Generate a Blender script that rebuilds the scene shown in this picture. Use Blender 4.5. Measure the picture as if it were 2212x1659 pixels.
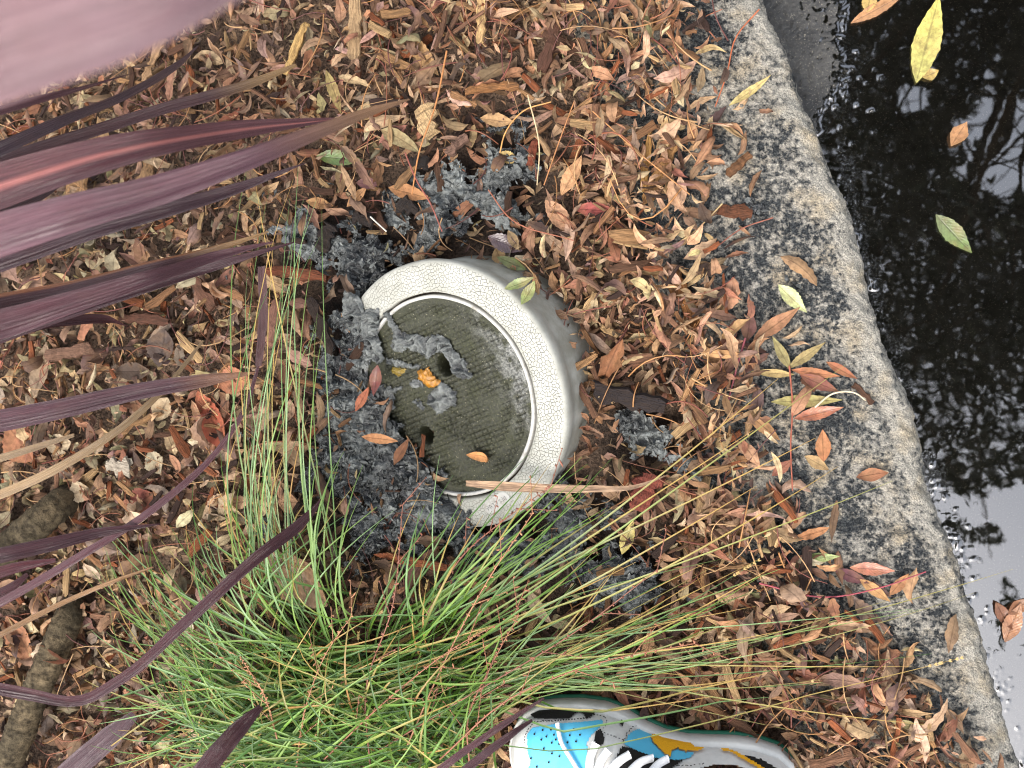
import bpy, math, random
import numpy as np
from mathutils import Vector, Matrix

for o in list(bpy.data.objects): bpy.data.objects.remove(o)
scene = bpy.context.scene
rng = np.random.default_rng(7)
random.seed(7)

# ------------------------------------------------------------------ camera
TILT = math.radians(14.0); CH = 1.0; FPX = 2067.0
CAM = np.array([CH*math.tan(TILT), 0.0, CH])
FW = np.array([-math.sin(TILT), 0, -math.cos(TILT)])
RT = np.array([math.cos(TILT), 0, -math.sin(TILT)])
UP = np.array([0.0, 1, 0])
cam = bpy.data.cameras.new('camera'); camo = bpy.data.objects.new('camera', cam)
scene.collection.objects.link(camo); scene.camera = camo
camo.location = CAM; camo.rotation_euler = (0, TILT, 0)
cam.sensor_width = 36; cam.lens = FPX/2212*36; cam.clip_start = 0.01; cam.clip_end = 500
cam.dof.use_dof = True; cam.dof.focus_distance = 1.0; cam.dof.aperture_fstop = 7.5

# ------------------------------------------------------------------ sky, sun, exposure
SUN_EL, SUN_AZ = math.radians(58), math.radians(200)     # azimuth measured clockwise from +Y
world = bpy.data.worlds.new('World'); scene.world = world; world.use_nodes = True
wn = world.node_tree; bg = wn.nodes['Background']
sky = wn.nodes.new('ShaderNodeTexSky'); sky.sky_type = 'NISHITA'; sky.sun_disc = False
sky.sun_elevation = SUN_EL; sky.sun_rotation = SUN_AZ
sky.dust_density = 4.0; sky.air_density = 1.2; sky.ozone_density = 1.0
hs = wn.nodes.new('ShaderNodeHueSaturation'); hs.inputs['Saturation'].default_value = 0.42
wn.links.new(sky.outputs[0], hs.inputs['Color']); wn.links.new(hs.outputs[0], bg.inputs['Color'])
bg.inputs['Strength'].default_value = 0.15
sl = bpy.data.lights.new('sun', 'SUN'); sl.energy = 0.7; sl.angle = math.radians(28); sl.color = (1, .95, .88)
so = bpy.data.objects.new('sun', sl); scene.collection.objects.link(so)
sd = Vector((math.sin(SUN_AZ)*math.cos(SUN_EL), math.cos(SUN_AZ)*math.cos(SUN_EL), math.sin(SUN_EL)))
so.rotation_euler = sd.to_track_quat('Z', 'Y').to_euler()
vs = scene.view_settings
vs.view_transform = 'Standard'; vs.look = 'None'; vs.gamma = 1.0; vs.use_curve_mapping = False
vs.exposure = 1.6
scene.cycles.max_bounces = 6; scene.cycles.transparent_max_bounces = 12
scene.cycles.use_denoising = True; scene.cycles.filter_width = 1.1

# ------------------------------------------------------------------ geometry helpers
def P(px, py, z=0.0):
    """photo pixel (2212 x 1659 grid) + height -> world point(s)"""
    px = np.asarray(px, float); py = np.asarray(py, float); z = np.asarray(z, float)
    a = (px-1106)/FPX; b = (829.5-py)/FPX
    d = FW + a[..., None]*RT + b[..., None]*UP
    s = (z-CH)/d[..., 2]
    return CAM + d*s[..., None]
def W2P(p):
    v = np.asarray(p)-CAM
    f = v@FW
    return 1106+FPX*(v@RT)/f, 829.5-FPX*(v@UP)/f
def hash2(ix, iy, seed):
    h = (ix.astype(np.int64)*374761393 + iy.astype(np.int64)*668265263 + seed*1442695041) & 0xffffffff
    h = ((h ^ (h >> 13))*1274126177) & 0xffffffff
    return ((h ^ (h >> 16)) & 0xffff)/65535.0
def vn(x, y, seed=0):
    x = np.asarray(x, float); y = np.asarray(y, float)
    ix = np.floor(x); iy = np.floor(y); fx = x-ix; fy = y-iy
    ux = fx*fx*(3-2*fx); uy = fy*fy*(3-2*fy)
    def g(i, j):
        a = hash2(ix+i, iy+j, seed)*2*np.pi
        return np.cos(a)*(fx-i)+np.sin(a)*(fy-j)
    return 1.4*((g(0, 0)*(1-ux)+g(1, 0)*ux)*(1-uy)+(g(0, 1)*(1-ux)+g(1, 1)*ux)*uy)
def fbm(x, y, seed=0, o=3):
    r = 0; a = 1.0
    for i in range(o):
        r = r+a*vn(x, y, seed+i*17); x = x*2.03; y = y*2.03; a *= .5
    return r
def ridged(x, y, seed=0, o=3):
    wx = x+.7*fbm(x*.6, y*.6, seed+50, 2); wy = y+.7*fbm(x*.6, y*.6, seed+60, 2)
    r = 0; a = 1.0
    for i in range(o):
        r = r+a*(1-np.abs(vn(wx, wy, seed+i*13))*2.2); wx = wx*1.9; wy = wy*1.9; a *= .5
    return r
def lin(c):
    c = np.asarray(c, float)/255
    return np.where(c <= .04045, c/12.92, ((c+.055)/1.055)**2.4)
def in_poly(x, y, poly):
    poly = np.asarray(poly, float); n = len(poly); r = np.zeros(np.shape(x), bool); j = n-1
    for i in range(n):
        xi, yi = poly[i]; xj, yj = poly[j]
        c = ((yi > y) != (yj > y)) & (x < (xj-xi)*(y-yi)/((yj-yi) if yj != yi else 1e-9)+xi)
        r ^= c; j = i
    return r
def poly_dist(x, y, poly):
    poly = np.asarray(poly, float); d = np.full(np.shape(x), 1e9); n = len(poly)
    for i in range(n):
        a = poly[i]; b = poly[(i+1) % n]; ab = b-a
        t = np.clip(((x-a[0])*ab[0]+(y-a[1])*ab[1])/max(ab@ab, 1e-12), 0, 1)
        d = np.minimum(d, np.hypot(x-a[0]-t*ab[0], y-a[1]-t*ab[1]))
    return np.where(in_poly(x, y, poly), d, -d)
def mesh(name, v, f, mat=None, col=None, luv=None, smooth=True):
    m = bpy.data.meshes.new(name)
    v = np.asarray(v, np.float32).reshape(-1, 3)
    if isinstance(f, np.ndarray) and f.ndim == 2:
        k = f.shape[1]; n = len(f)
        m.vertices.add(len(v)); m.vertices.foreach_set('co', v.ravel())
        m.loops.add(n*k); m.loops.foreach_set('vertex_index', f.astype(np.int32).ravel())
        m.polygons.add(n); m.polygons.foreach_set('loop_start', np.arange(0, n*k, k, dtype=np.int32))
        m.update(calc_edges=True)
    else:
        m.from_pydata(v.tolist(), [], [tuple(int(i) for i in q) for q in f])
    m.polygons.foreach_set('use_smooth', np.full(len(m.polygons), smooth))
    if col is not None:
        col = np.asarray(col, np.float32)
        if col.ndim == 1: col = np.tile(col, (len(v), 1))
        c4 = np.ones((len(v), 4), np.float32); c4[:, :3] = col
        m.color_attributes.new('Col', 'FLOAT_COLOR', 'POINT').data.foreach_set('color', c4.ravel())
    if luv is not None:
        m.attributes.new('luv', 'FLOAT_VECTOR', 'POINT').data.foreach_set('vector', np.asarray(luv, np.float32).ravel())
    if mat: m.materials.append(mat)
    m.validate(); m.update()
    return m
def tag(o, label=None, category=None, group=None, kind=None):
    if label: o['label'] = label
    if category: o['category'] = category
    if group: o['group'] = group
    if kind: o['kind'] = kind
    return o
def obj(name, m, parent=None, loc=None, **k):
    o = bpy.data.objects.new(name, m); scene.collection.objects.link(o)
    if parent: o.parent = parent
    if loc is not None: o.location = loc
    return tag(o, **k)
def grid_faces(nu, nv, off=0):
    i = np.arange(nu-1)[:, None]*nv+np.arange(nv-1)[None, :]
    q = np.stack([i, i+nv, i+nv+1, i+1], -1).reshape(-1, 4)
    return q+off
def chord(pts): return np.r_[0, np.cumsum(np.linalg.norm(np.diff(np.asarray(pts, float), axis=0), axis=1)+1e-9)]
def catmull(pts, n):
    p = np.asarray(pts, float); T = chord(p); k = len(p)
    d = np.diff(p, axis=0)/np.diff(T)[:, None]; m = np.empty_like(p); m[0] = d[0]; m[-1] = d[-1]
    if k > 2:
        h = np.diff(T)[:, None]; m[1:-1] = (d[:-1]*h[1:]+d[1:]*h[:-1])/(h[1:]+h[:-1])
    t = np.linspace(0, T[-1]*(1-1e-9), n); i = np.clip(np.searchsorted(T, t, 'right')-1, 0, k-2)
    h = (T[i+1]-T[i])[:, None]; u = (t-T[i])[:, None]/h
    return (2*u**3-3*u*u+1)*p[i]+(u**3-2*u*u+u)*h*m[i]+(-2*u**3+3*u*u)*p[i+1]+(u**3-u*u)*h*m[i+1]
def tube(path, rad, sides=6):
    path = np.asarray(path, float); n = len(path); rad = np.broadcast_to(np.asarray(rad, float), (n,))
    tg = np.gradient(path, axis=0); tg /= np.linalg.norm(tg, axis=1)[:, None]+1e-12
    ref = np.array([0, 0, 1.0]) if abs(tg[:, 2]).mean() < .8 else np.array([1.0, 0, 0])
    a = np.cross(tg, ref); a /= np.linalg.norm(a, axis=1)[:, None]+1e-12; b = np.cross(tg, a)
    th = np.linspace(0, 2*np.pi, sides, endpoint=False)
    v = path[:, None]+rad[:, None, None]*(np.cos(th)[None, :, None]*a[:, None]+np.sin(th)[None, :, None]*b[:, None])
    f = []
    for i in range(n-1):
        for j in range(sides):
            f.append((i*sides+j, i*sides+(j+1) % sides, (i+1)*sides+(j+1) % sides, (i+1)*sides+j))
    return v.reshape(-1, 3), np.array(f)
class Acc:
    def __init__(s): s.v = []; s.f = []; s.c = []; s.l = []; s.n = 0
    def add(s, v, f, c=None, l=None):
        v = np.asarray(v).reshape(-1, 3); s.v.append(v); s.f.append(np.asarray(f)+s.n)
        if c is not None: s.c.append(np.broadcast_to(np.asarray(c, float), (len(v), 3)))
        if l is not None: s.l.append(np.asarray(l).reshape(-1, 3))
        s.n += len(v)
    def mesh(s, name, mat, smooth=True):
        return mesh(name, np.vstack(s.v), np.vstack(s.f), mat, np.vstack(s.c) if s.c else None, np.vstack(s.l) if s.l else None, smooth)

# ------------------------------------------------------------------ materials
class NT:
    def __init__(s, name, rough=.6, spec=.4):
        s.m = bpy.data.materials.new(name); s.m.use_nodes = True; s.t = s.m.node_tree
        s.b = s.t.nodes['Principled BSDF']; s.out = s.t.nodes['Material Output']
        s.b.inputs['Roughness'].default_value = rough; s.b.inputs['Specular IOR Level'].default_value = spec
    def n(s, ty, **k):
        x = s.t.nodes.new('ShaderNode'+ty)
        for a, v in k.items():
            if a in ('ins',): continue
            setattr(x, a, v)
        for a, v in k.get('ins', {}).items(): s.put(x.inputs[a], v)
        return x
    def put(s, sock, v):
        if isinstance(v, bpy.types.NodeSocket): s.t.links.new(v, sock)
        else: sock.default_value = v
    def math(s, op, a, b=0.0, c=None, clamp=False):
        x = s.n('Math', operation=op, use_clamp=clamp); s.put(x.inputs[0], a); s.put(x.inputs[1], b)
        if c is not None: s.put(x.inputs[2], c)
        return x.outputs[0]
    def mix(s, f, a, b, mode='MIX'):
        x = s.n('Mix', data_type='RGBA', blend_type=mode); s.put(x.inputs[0], f)
        for i, v in ((6, a), (7, b)):
            if not isinstance(v, bpy.types.NodeSocket): v = (*list(v)[:3], 1)
            s.put(x.inputs[i], v)
        return x.outputs[2]
    def ramp(s, f, lo, hi, a=0., b=1.):
        x = s.n('MapRange', clamp=True); s.put(x.inputs[0], f)
        for i, v in ((1, lo), (2, hi), (3, a), (4, b)): s.put(x.inputs[i], v)
        return x.outputs[0]
    def coord(s, which='Object', scale=(1, 1, 1)):
        c = s.n('TexCoord').outputs[which]
        if tuple(scale) == (1, 1, 1): return c
        return s.n('Mapping', ins={'Vector': c, 'Scale': scale}).outputs[0]
    def pos(s): return s.n('NewGeometry').outputs['Position']
    def noise(s, vec, scale, detail=3, rough=.55, dist=0.):
        return s.n('TexNoise', ins={'Vector': vec, 'Scale': scale, 'Detail': detail, 'Roughness': rough, 'Distortion': dist}).outputs[0]
    def attr(s, name, out='Color'): return s.n('Attribute', attribute_name=name).outputs[out]
    def bump(s, h, strength=.5, dist=.002, normal=None):
        x = s.n('Bump', ins={'Height': h, 'Strength': strength, 'Distance': dist})
        if normal is not None: s.put(x.inputs['Normal'], normal)
        s.put(s.b.inputs['Normal'], x.outputs[0]); return x.outputs[0]
    def color(s, c):
        if not isinstance(c, bpy.types.NodeSocket): c = (*list(c)[:3], 1)
        s.put(s.b.inputs['Base Color'], c)
    def set(s, k, v): s.put(s.b.inputs[k], v)
    def translucent(s, col, f):
        t = s.n('BsdfTranslucent'); s.put(t.inputs[0], col)
        x = s.n('MixShader'); s.put(x.inputs[0], f); s.put(x.inputs[1], s.b.outputs[0]); s.put(x.inputs[2], t.outputs[0])
        s.put(s.out.inputs[0], x.outputs[0])

def mat_leaf(name, rough, spec, transl=.18):
    k = NT(name, rough, spec); p = k.pos(); col = k.attr('Col')
    l = k.n('SeparateXYZ', ins={0: k.attr('luv', 'Vector')})
    au = k.math('ABSOLUTE', l.outputs[0])
    n1 = k.noise(p, 170, 4); n2 = k.noise(p, 55, 2); n3 = k.noise(p, 700, 3)
    c = k.mix(k.ramp(n1, .38, .7), col, k.mix(.55, col, (.05, .025, .015)))
    c = k.mix(k.ramp(n2, .45, .75, 0, .6), c, k.mix(.5, c, (.45, .26, .12)))
    c = k.mix(k.ramp(n3, .62, .7, 0, .7), c, k.mix(.7, c, (.02, .012, .008)))
    rib = k.ramp(au, .03, .12, .55, 0)
    c = k.mix(rib, c, k.mix(.6, c, (.03, .015, .01)))
    k.color(c)
    ph = k.math('SUBTRACT', k.math('MULTIPLY', l.outputs[1], 70), k.math('MULTIPLY', au, 16))
    vein = k.math('SINE', ph)
    h = k.math('ADD', k.math('MULTIPLY', vein, .08), k.math('ADD', n1, k.math('MULTIPLY', rib, -1.0)))
    k.bump(h, .55, .0012)
    k.translucent(c, transl)
    return k.m
M = {}
M['leaf'] = mat_leaf('dry_leaf', .7, .22)
M['leaf_wet'] = mat_leaf('wet_leaf', .22, .6, .08)
M['leaf_fresh'] = mat_leaf('fresh_leaf', .35, .5, .22)

def mat_wood():
    k = NT('wood_chip', .8, .2); col = k.attr('Col')
    l = k.attr('luv', 'Vector')
    v = k.n('Mapping', ins={'Vector': l, 'Scale': (45, 800, 800)}).outputs[0]
    n = k.noise(v, 1, 4, .6); n2 = k.noise(k.pos(), 90, 3)
    c = k.mix(k.ramp(n, .35, .65), k.mix(.65, col, (.03, .018, .01)), col)
    c = k.mix(k.ramp(n2, .5, .75, 0, .6), c, k.mix(.6, c, (.04, .025, .018)))
    k.color(c); k.bump(n, .9, .003)
    return k.m
M['wood'] = mat_wood()
def mat_stem():
    k = NT('stem', .5, .4); col = k.attr('Col'); n = k.noise(k.pos(), 150, 3)
    k.color(k.mix(k.ramp(n, .35, .7, 0, .6), col, k.mix(.6, col, (.03, .02, .01)))); return k.m
M['stem'] = mat_stem()
def mat_soil():
    k = NT('soil', .75, .3); p = k.pos(); n = k.noise(p, 60, 6, .65); n2 = k.noise(p, 300, 4)
    dry = k.n('SeparateColor', ins={0: k.attr('Col')}).outputs[0]
    c = k.mix(k.ramp(n, .35, .65), (.007, .005, .004), (.035, .022, .015))
    c2 = k.mix(k.ramp(n2, .35, .65), (.045, .028, .018), (.24, .16, .108))
    c = k.mix(dry, c, c2)
    c = k.mix(k.ramp(n2, .6, .72), c, (.09, .05, .03)); k.color(c)
    k.bump(k.math('ADD', n, n2), 1, .006); return k.m
M['soil'] = mat_soil()
def mat_granite():
    k = NT('granite', .8, .25); p = k.coord()
    sp1 = k.noise(p, 210, 5, .72); a = k.noise(p, 75, 5, .65); b = k.noise(p, 15, 4, .6); f = k.noise(p, 600, 3, .7)
    ex = k.n('SeparateColor', ins={0: k.attr('Col')}).outputs[0]
    c5 = lambda x, w: k.math('MULTIPLY', k.math('SUBTRACT', x, .5), w)
    v = k.math('ADD', k.math('ADD', c5(sp1, 2.2), c5(a, 1.5)), k.math('ADD', c5(b, 1.3), k.math('MULTIPLY', ex, .46)))
    pale = k.ramp(v, -.11, .31)
    base = k.mix(k.ramp(f, .4, .62), (.50, .46, .38), (.24, .225, .20))
    warm = k.ramp(k.noise(p, 30, 3), .5, .7, 0, .6)
    base = k.mix(warm, base, k.mix(1, base, (1.0, .84, .60), 'MULTIPLY'))
    dark = k.mix(k.ramp(f, .42, .62), (.008, .010, .013), (.075, .08, .08))
    k.color(k.mix(pale, dark, base)); k.set('Roughness', k.ramp(pale, 0, 1, .42, .85))
    k.bump(k.math('ADD', k.math('MULTIPLY', f, .6), k.math('ADD', sp1, a)), 1., .005); return k.m
M['granite'] = mat_granite()
def mat_asphalt():
    k = NT('asphalt', .35, .5); p = k.pos(); n = k.noise(p, 330, 4, .7); m = k.noise(p, 30, 4); s = k.noise(p, 500, 2)
    c = k.mix(k.ramp(m, .35, .65), (.028, .027, .026), (.060, .057, .052))
    c = k.mix(k.ramp(s, .60, .70, 0, .8), c, (.22, .20, .16)); k.color(c)
    k.bump(n, .8, .003); k.set('Roughness', k.ramp(m, .3, .7, .28, .5)); return k.m
M['asphalt'] = mat_asphalt()
def mat_water():
    k = NT('puddle_water'); p = k.pos(); nt = k.t
    n = k.noise(p, 28, 2, .4); n2 = k.noise(p, 9, 2, .4)
    bp = k.n('Bump', ins={'Height': k.math('ADD', n, n2), 'Strength': .007, 'Distance': .01}).outputs[0]
    tr = k.n('BsdfTransparent', ins={0: (.82, .80, .75, 1)}); gl = k.n('BsdfGlossy', ins={'Roughness': .0, 'Color': (1, 1, 1, 1), 'Normal': bp})
    fr = k.n('Fresnel', ins={'IOR': 2.6, 'Normal': bp}).outputs[0]
    x = k.n('MixShader'); k.put(x.inputs[0], fr); k.put(x.inputs[1], tr.outputs[0]); k.put(x.inputs[2], gl.outputs[0])
    k.put(k.out.inputs[0], x.outputs[0]); return k.m
M['water'] = mat_water()
def mat_ring():
    k = NT('cracked_white_plastic', .5, .4); p = k.coord()
    w = k.n('VectorMath', operation='ADD'); k.put(w.inputs[0], p)
    nz = k.n('TexNoise', ins={'Vector': p, 'Scale': 240, 'Detail': 2}).outputs[1]
    sc = k.n('VectorMath', operation='SCALE', ins={0: nz, 'Scale': .0022}); k.put(w.inputs[1], sc.outputs[0])
    def vor(s): return k.n('TexVoronoi', feature='DISTANCE_TO_EDGE', voronoi_dimensions='2D', ins={'Vector': w.outputs[0], 'Scale': s}).outputs[0]
    d1 = vor(255)
    z = k.n('SeparateXYZ', ins={0: p}).outputs[2]
    top = k.ramp(z, -.0016, -.0006)
    wear = k.ramp(k.noise(p, 35, 2), .32, .5)
    cr = k.math('MULTIPLY', k.math('MULTIPLY', k.ramp(d1, .008, .055, 1, 0), top), k.ramp(wear, 0, 1, .55, 1.))
    gr = k.noise(p, 30, 5, .65); g2 = k.noise(p, 420, 3)
    base = k.mix(k.ramp(gr, .4, .72), (.385, .38, .335), (.27, .265, .225))
    base = k.mix(k.ramp(g2, .6, .72, 0, .4), base, (.25, .23, .18))
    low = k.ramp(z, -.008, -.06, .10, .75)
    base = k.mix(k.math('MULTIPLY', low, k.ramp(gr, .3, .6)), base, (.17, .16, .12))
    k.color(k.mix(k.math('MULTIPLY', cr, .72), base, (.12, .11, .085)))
    k.bump(k.math('MULTIPLY', cr, -1), .8, .0012); return k.m
M['ring'] = mat_ring()
def mat_white():
    k = NT('white_plastic', .45, .4); p = k.coord(); g = k.noise(p, 90, 5, .7)
    k.color(k.mix(k.ramp(g, .5, .75), (.40, .39, .36), (.20, .18, .14))); return k.m
M['white'] = mat_white()
def mat_lid():
    k = NT('mossy_concrete', .5, .45); p = k.coord(); n = k.noise(p, 420, 4, .75); m = k.noise(p, 38, 4, .6); s = k.noise(p, 620, 2, .5)
    c = k.mix(k.ramp(n, .3, .72), (.008, .009, .005), (.052, .052, .027))
    c = k.mix(k.ramp(m, .42, .7, 0, .55), c, k.mix(1, c, (1.0, 1.08, .55), 'MULTIPLY'))
    sp = k.n('TexVoronoi', ins={'Vector': p, 'Scale': 380}).outputs[0]
    c = k.mix(k.math('MULTIPLY', k.ramp(sp, .10, .2, 1, 0), k.ramp(s, .5, .6)), c, (.42, .37, .26))
    x = k.n('SeparateXYZ', ins={0: p}).outputs[0]
    pale = k.math('MULTIPLY', k.ramp(x, .06, .105), k.ramp(k.noise(p, 60, 4), .45, .62))  # wet sheen beside the rim, painted in as paler grey
    c = k.mix(k.math('MULTIPLY', pale, .75), c, k.mix(k.ramp(n, .4, .6), (.10, .10, .095), (.38, .38, .36)))
    k.color(c); k.set('Roughness', k.ramp(m, .3, .7, .34, .6)); k.bump(n, .8, .0022); return k.m
M['lid'] = mat_lid()
def mat_sludge():
    k = NT('wet_grey_sludge', .3, .55); p = k.pos(); n = k.noise(p, 130, 5, .65, 1.2); m = k.noise(p, 35, 3); f = k.noise(p, 600, 3)
    col = k.attr('Col')
    c = k.mix(k.ramp(n, .3, .7), k.mix(.72, col, (.008, .01, .012)), col)
    c = k.mix(k.ramp(f, .66, .74, 0, .5), c, (.32, .31, .22)); k.color(c)
    k.set('Roughness', k.ramp(m, .3, .7, .13, .32)); k.bump(k.math('ADD', n, k.math('MULTIPLY', f, .25)), .9, .003); return k.m
M['sludge'] = mat_sludge()
def mat_goo():
    k = NT('yellow_goo', .12, .6); n = k.noise(k.pos(), 260, 4, .6); col = k.attr('Col')
    k.color(k.mix(k.ramp(n, .35, .7), k.mix(.6, col, (.10, .05, .005)), col)); k.bump(n, .7, .003); return k.m
M['goo'] = mat_goo()
def mat_strap():
    k = NT('strap_leaf', .34, .5); col = k.attr('Col'); l = k.attr('luv', 'Vector')
    s = k.n('SeparateXYZ', ins={0: l}); v = k.n('Mapping', ins={'Vector': l, 'Scale': (30, .8, 7)}).outputs[0]
    n = k.noise(v, 1.6, 5, .65); n2 = k.noise(k.pos(), 40, 3); au = k.math('ABSOLUTE', s.outputs[0])
    c = k.mix(k.ramp(n, .35, .68), k.mix(.72, col, (.010, .004, .006)), k.mix(.10, col, (.42, .30, .31)))  # veins, plus leaf sheen painted in as lengthwise pale streaks
    c = k.mix(k.ramp(n2, .55, .8, 0, .4), c, k.mix(.5, c, (.12, .05, .03)))
    k.color(c)
    h = k.math('ADD', k.math('MULTIPLY', k.math('SINE', k.math('MULTIPLY', s.outputs[0], 19)), .35), k.math('MULTIPLY', n, 2.6))
    k.bump(h, .55, .0011); k.set('Roughness', k.ramp(n, .3, .7, .14, .32)); k.translucent(c, .1); return k.m
M['strap'] = mat_strap()
def mat_grass():
    k = NT('grass_blade', .38, .45); col = k.attr('Col'); n = k.noise(k.pos(), 70, 3)
    c = k.mix(k.ramp(n, .4, .75, 0, .5), col, k.mix(.5, col, (.10, .10, .03))); k.color(c); k.translucent(c, .25); return k.m
M['grass'] = mat_grass()
def mat_bark():
    k = NT('ringed_stem', .85, .2); p = k.pos(); n = k.noise(p, 110, 5, .7); n2 = k.noise(p, 25, 3)
    k.color(k.mix(k.ramp(n, .35, .68), (.022, .016, .009), k.mix(k.ramp(n2, .4, .6), (.19, .14, .08), (.11, .085, .05)))); k.bump(n, .9, .004); return k.m
M['bark'] = mat_bark()
def mat_plain(name, col, rough=.5, spec=.4, scale=200, amt=.35, bump=.2):
    k = NT(name, rough, spec); n = k.noise(k.pos(), scale, 4, .6)
    k.color(k.mix(k.ramp(n, .4, .75, 0, amt), col, tuple(x*.45 for x in col))); k.bump(n, bump, .0012); return k.m
def mat_attr(name, rough=.6):
    k = NT(name, rough, .3); c = k.attr('Col'); k.color(c); k.translucent(c, .2); return k.m
M['crown'] = mat_attr('tree_leaf')
M['s_white'] = mat_plain('white_leather', (.60, .59, .56), .5, .4, 120, .3)
M['s_black'] = mat_plain('black_fur', (.012, .011, .010), .8, .25, 900, .5, .8)
M['s_blue'] = mat_plain('sky_blue_leather', (.085, .43, .64), .45, .4, 140, .12)
M['s_yellow'] = mat_plain('yellow_suede', (.74, .36, .015), .8, .2, 600, .25, .6)
M['s_green'] = mat_plain('green_rubber', (.015, .13, .075), .55, .4)
M['s_lace'] = mat_plain('white_lace', (.78, .78, .78), .8, .2, 700, .2, .6)
M['s_mid'] = mat_plain('midsole_rubber', (.60, .59, .55), .6, .3, 60, .4)
M['s_lining'] = mat_plain('blue_lining', (.12, .42, .55), .9, .1, 500, .4, .6)

# ------------------------------------------------------------------ layout maps in photo space
RC = P(957, 860, .026); RR = .1490                       # riser ring centre and outer radius
vdir = CAM-RC; vdir /= np.linalg.norm(vdir)
idir = -.92*RT+(-.39)*UP                                  # left and down in the picture
idir = idir-vdir*(idir@vdir); idir /= np.linalg.norm(idir)
RN = math.cos(math.radians(38.5))*vdir+math.sin(math.radians(38.5))*idir; RN /= np.linalg.norm(RN)
EX = np.cross(UP, RN); EX = -idir-RN*(-idir@RN); EX /= np.linalg.norm(EX); EY = np.cross(RN, EX)
RMAT = Matrix([[EX[0], EY[0], RN[0], RC[0]], [EX[1], EY[1], RN[1], RC[1]], [EX[2], EY[2], RN[2], RC[2]], [0, 0, 0, 1]])
def lidpx(px, py, h=0.0):
    """photo pixel -> (a, b) on the ring's plane"""
    px = np.asarray(px, float); py = np.asarray(py, float)
    d = FW+((px-1106)/FPX)[..., None]*RT+((829.5-py)/FPX)[..., None]*UP
    s = ((RC+RN*h-CAM)@RN)/(d@RN)
    q = CAM+d*s[..., None]-RC
    return np.stack([q@EX, q@EY], -1)
def ring_z(x, y): return RC[2]-((x-RC[0])*RN[0]+(y-RC[1])*RN[1])/RN[2]
def ring_r(x, y):
    q = np.stack([x-RC[0], y-RC[1], ring_z(x, y)-RC[2]], -1)
    return np.hypot(q@EX, q@EY)
BLOBS = [(700,520,85,1),(790,560,100,1.1),(960,450,95,1),(1100,365,85,1.1),(1080,450,80,1),(880,500,80,.8),(740,680,55,1),(775,760,55,1.1),(770,870,75,1),(730,1000,95,.95),
         (840,1000,75,1.1),(890,1060,55,1.1),(950,1135,65,1),(790,1120,80,.95),(1240,1160,105,1),(1375,935,75,.95),(1330,1230,110,.95),(1470,1000,50,.8),(1190,1090,60,1),
         (1090,1190,90,.9),(900,1180,70,.8),(1290,1070,60,.8)]
def sludge_amt(px, py, k=1.0):
    r = 0
    for (x, y, s, w) in BLOBS: r = np.maximum(r, w*np.exp(-((px-x)**2+(py-y)**2)/(s*k)**2))
    return r
def soil(x, y):
    u = (x-RC[0])*.92+(y-RC[1])*.39; r = np.hypot(x-RC[0], y-RC[1])
    mound = .021*np.clip(u/.14, 0, 1)*np.exp(-np.clip(r-.15, 0, 1)/.05)
    return -.020+.008*fbm(x*11, y*11, 3, 2)+.004*fbm(x*45, y*45, 9, 2)+mound
KE = np.array([(1480,-500),(1580,-200),(1655,0),(1692,100),(1765,300),(1850,500),(1902,700),(1955,850),(1992,1000),(2060,1200),(2117,1400),(2190,1600),(2300,1900),(2400,2200)], float)
KW = P(KE[:, 0], KE[:, 1], -.02)
e0 = (KW[0]-KW[4])/np.linalg.norm(KW[0]-KW[4]); e1 = (KW[-1]-KW[-5])/np.linalg.norm(KW[-1]-KW[-5]); KW = np.vstack([KW[0]+e0*9, KW, KW[-1]+e1*9])
def kerb_x(y): return np.interp(-np.asarray(y), -KW[:, 1], KW[:, 0])
LB = np.array([(-500,1480),(0,1530),(100,1510),(250,1490),(400,1475),(560,1490),(640,1550),(750,1600),(900,1610),(1000,1620),(1100,1660),(1200,1700),(1300,1790),(1400,1870),(1500,1980),(1600,2060),(2200,2200)], float)
def litter_edge(py): return np.interp(py, LB[:, 0], LB[:, 1])

# ------------------------------------------------------------------ ground, soil bed, kerb, road, puddle
g = 40.0
obj('ground', mesh('ground', [(-g,-g,-.16),(g,-g,-.16),(g,g,-.16),(-g,g,-.16)], np.array([[0,1,2,3]]), M['soil']), kind='structure', label='dark soil reaching away beyond the planting bed', category='ground')
xs = np.arange(-1.3, .62, .006); ys = np.arange(-1.0, 1.0, .006)
X, Y = np.meshgrid(xs, ys, indexing='ij'); kx = kerb_x(Y)
Z = soil(X, Y); Z = np.where(X > kx-.23, np.minimum(Z, -.028), Z)
Z = np.where(X > kx-.03, -.15, Z)
rr = ring_r(X, Y); Z = np.where(rr < .147, np.minimum(Z, ring_z(X, Y)-.03), Z)
spx_, spy_ = W2P(np.stack([X, Y, Z], -1)); dry_ = np.clip(1-1.3*sludge_amt(spx_, spy_, 1.35), 0, 1)
obj('soil_bed', mesh('soil_bed', np.stack([X, Y, Z], -1), grid_faces(len(xs), len(ys)), M['soil'], col=np.repeat(dry_.reshape(-1, 1), 3, 1)), kind='structure', label='black mulch soil of the planting bed', category='ground')
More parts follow.
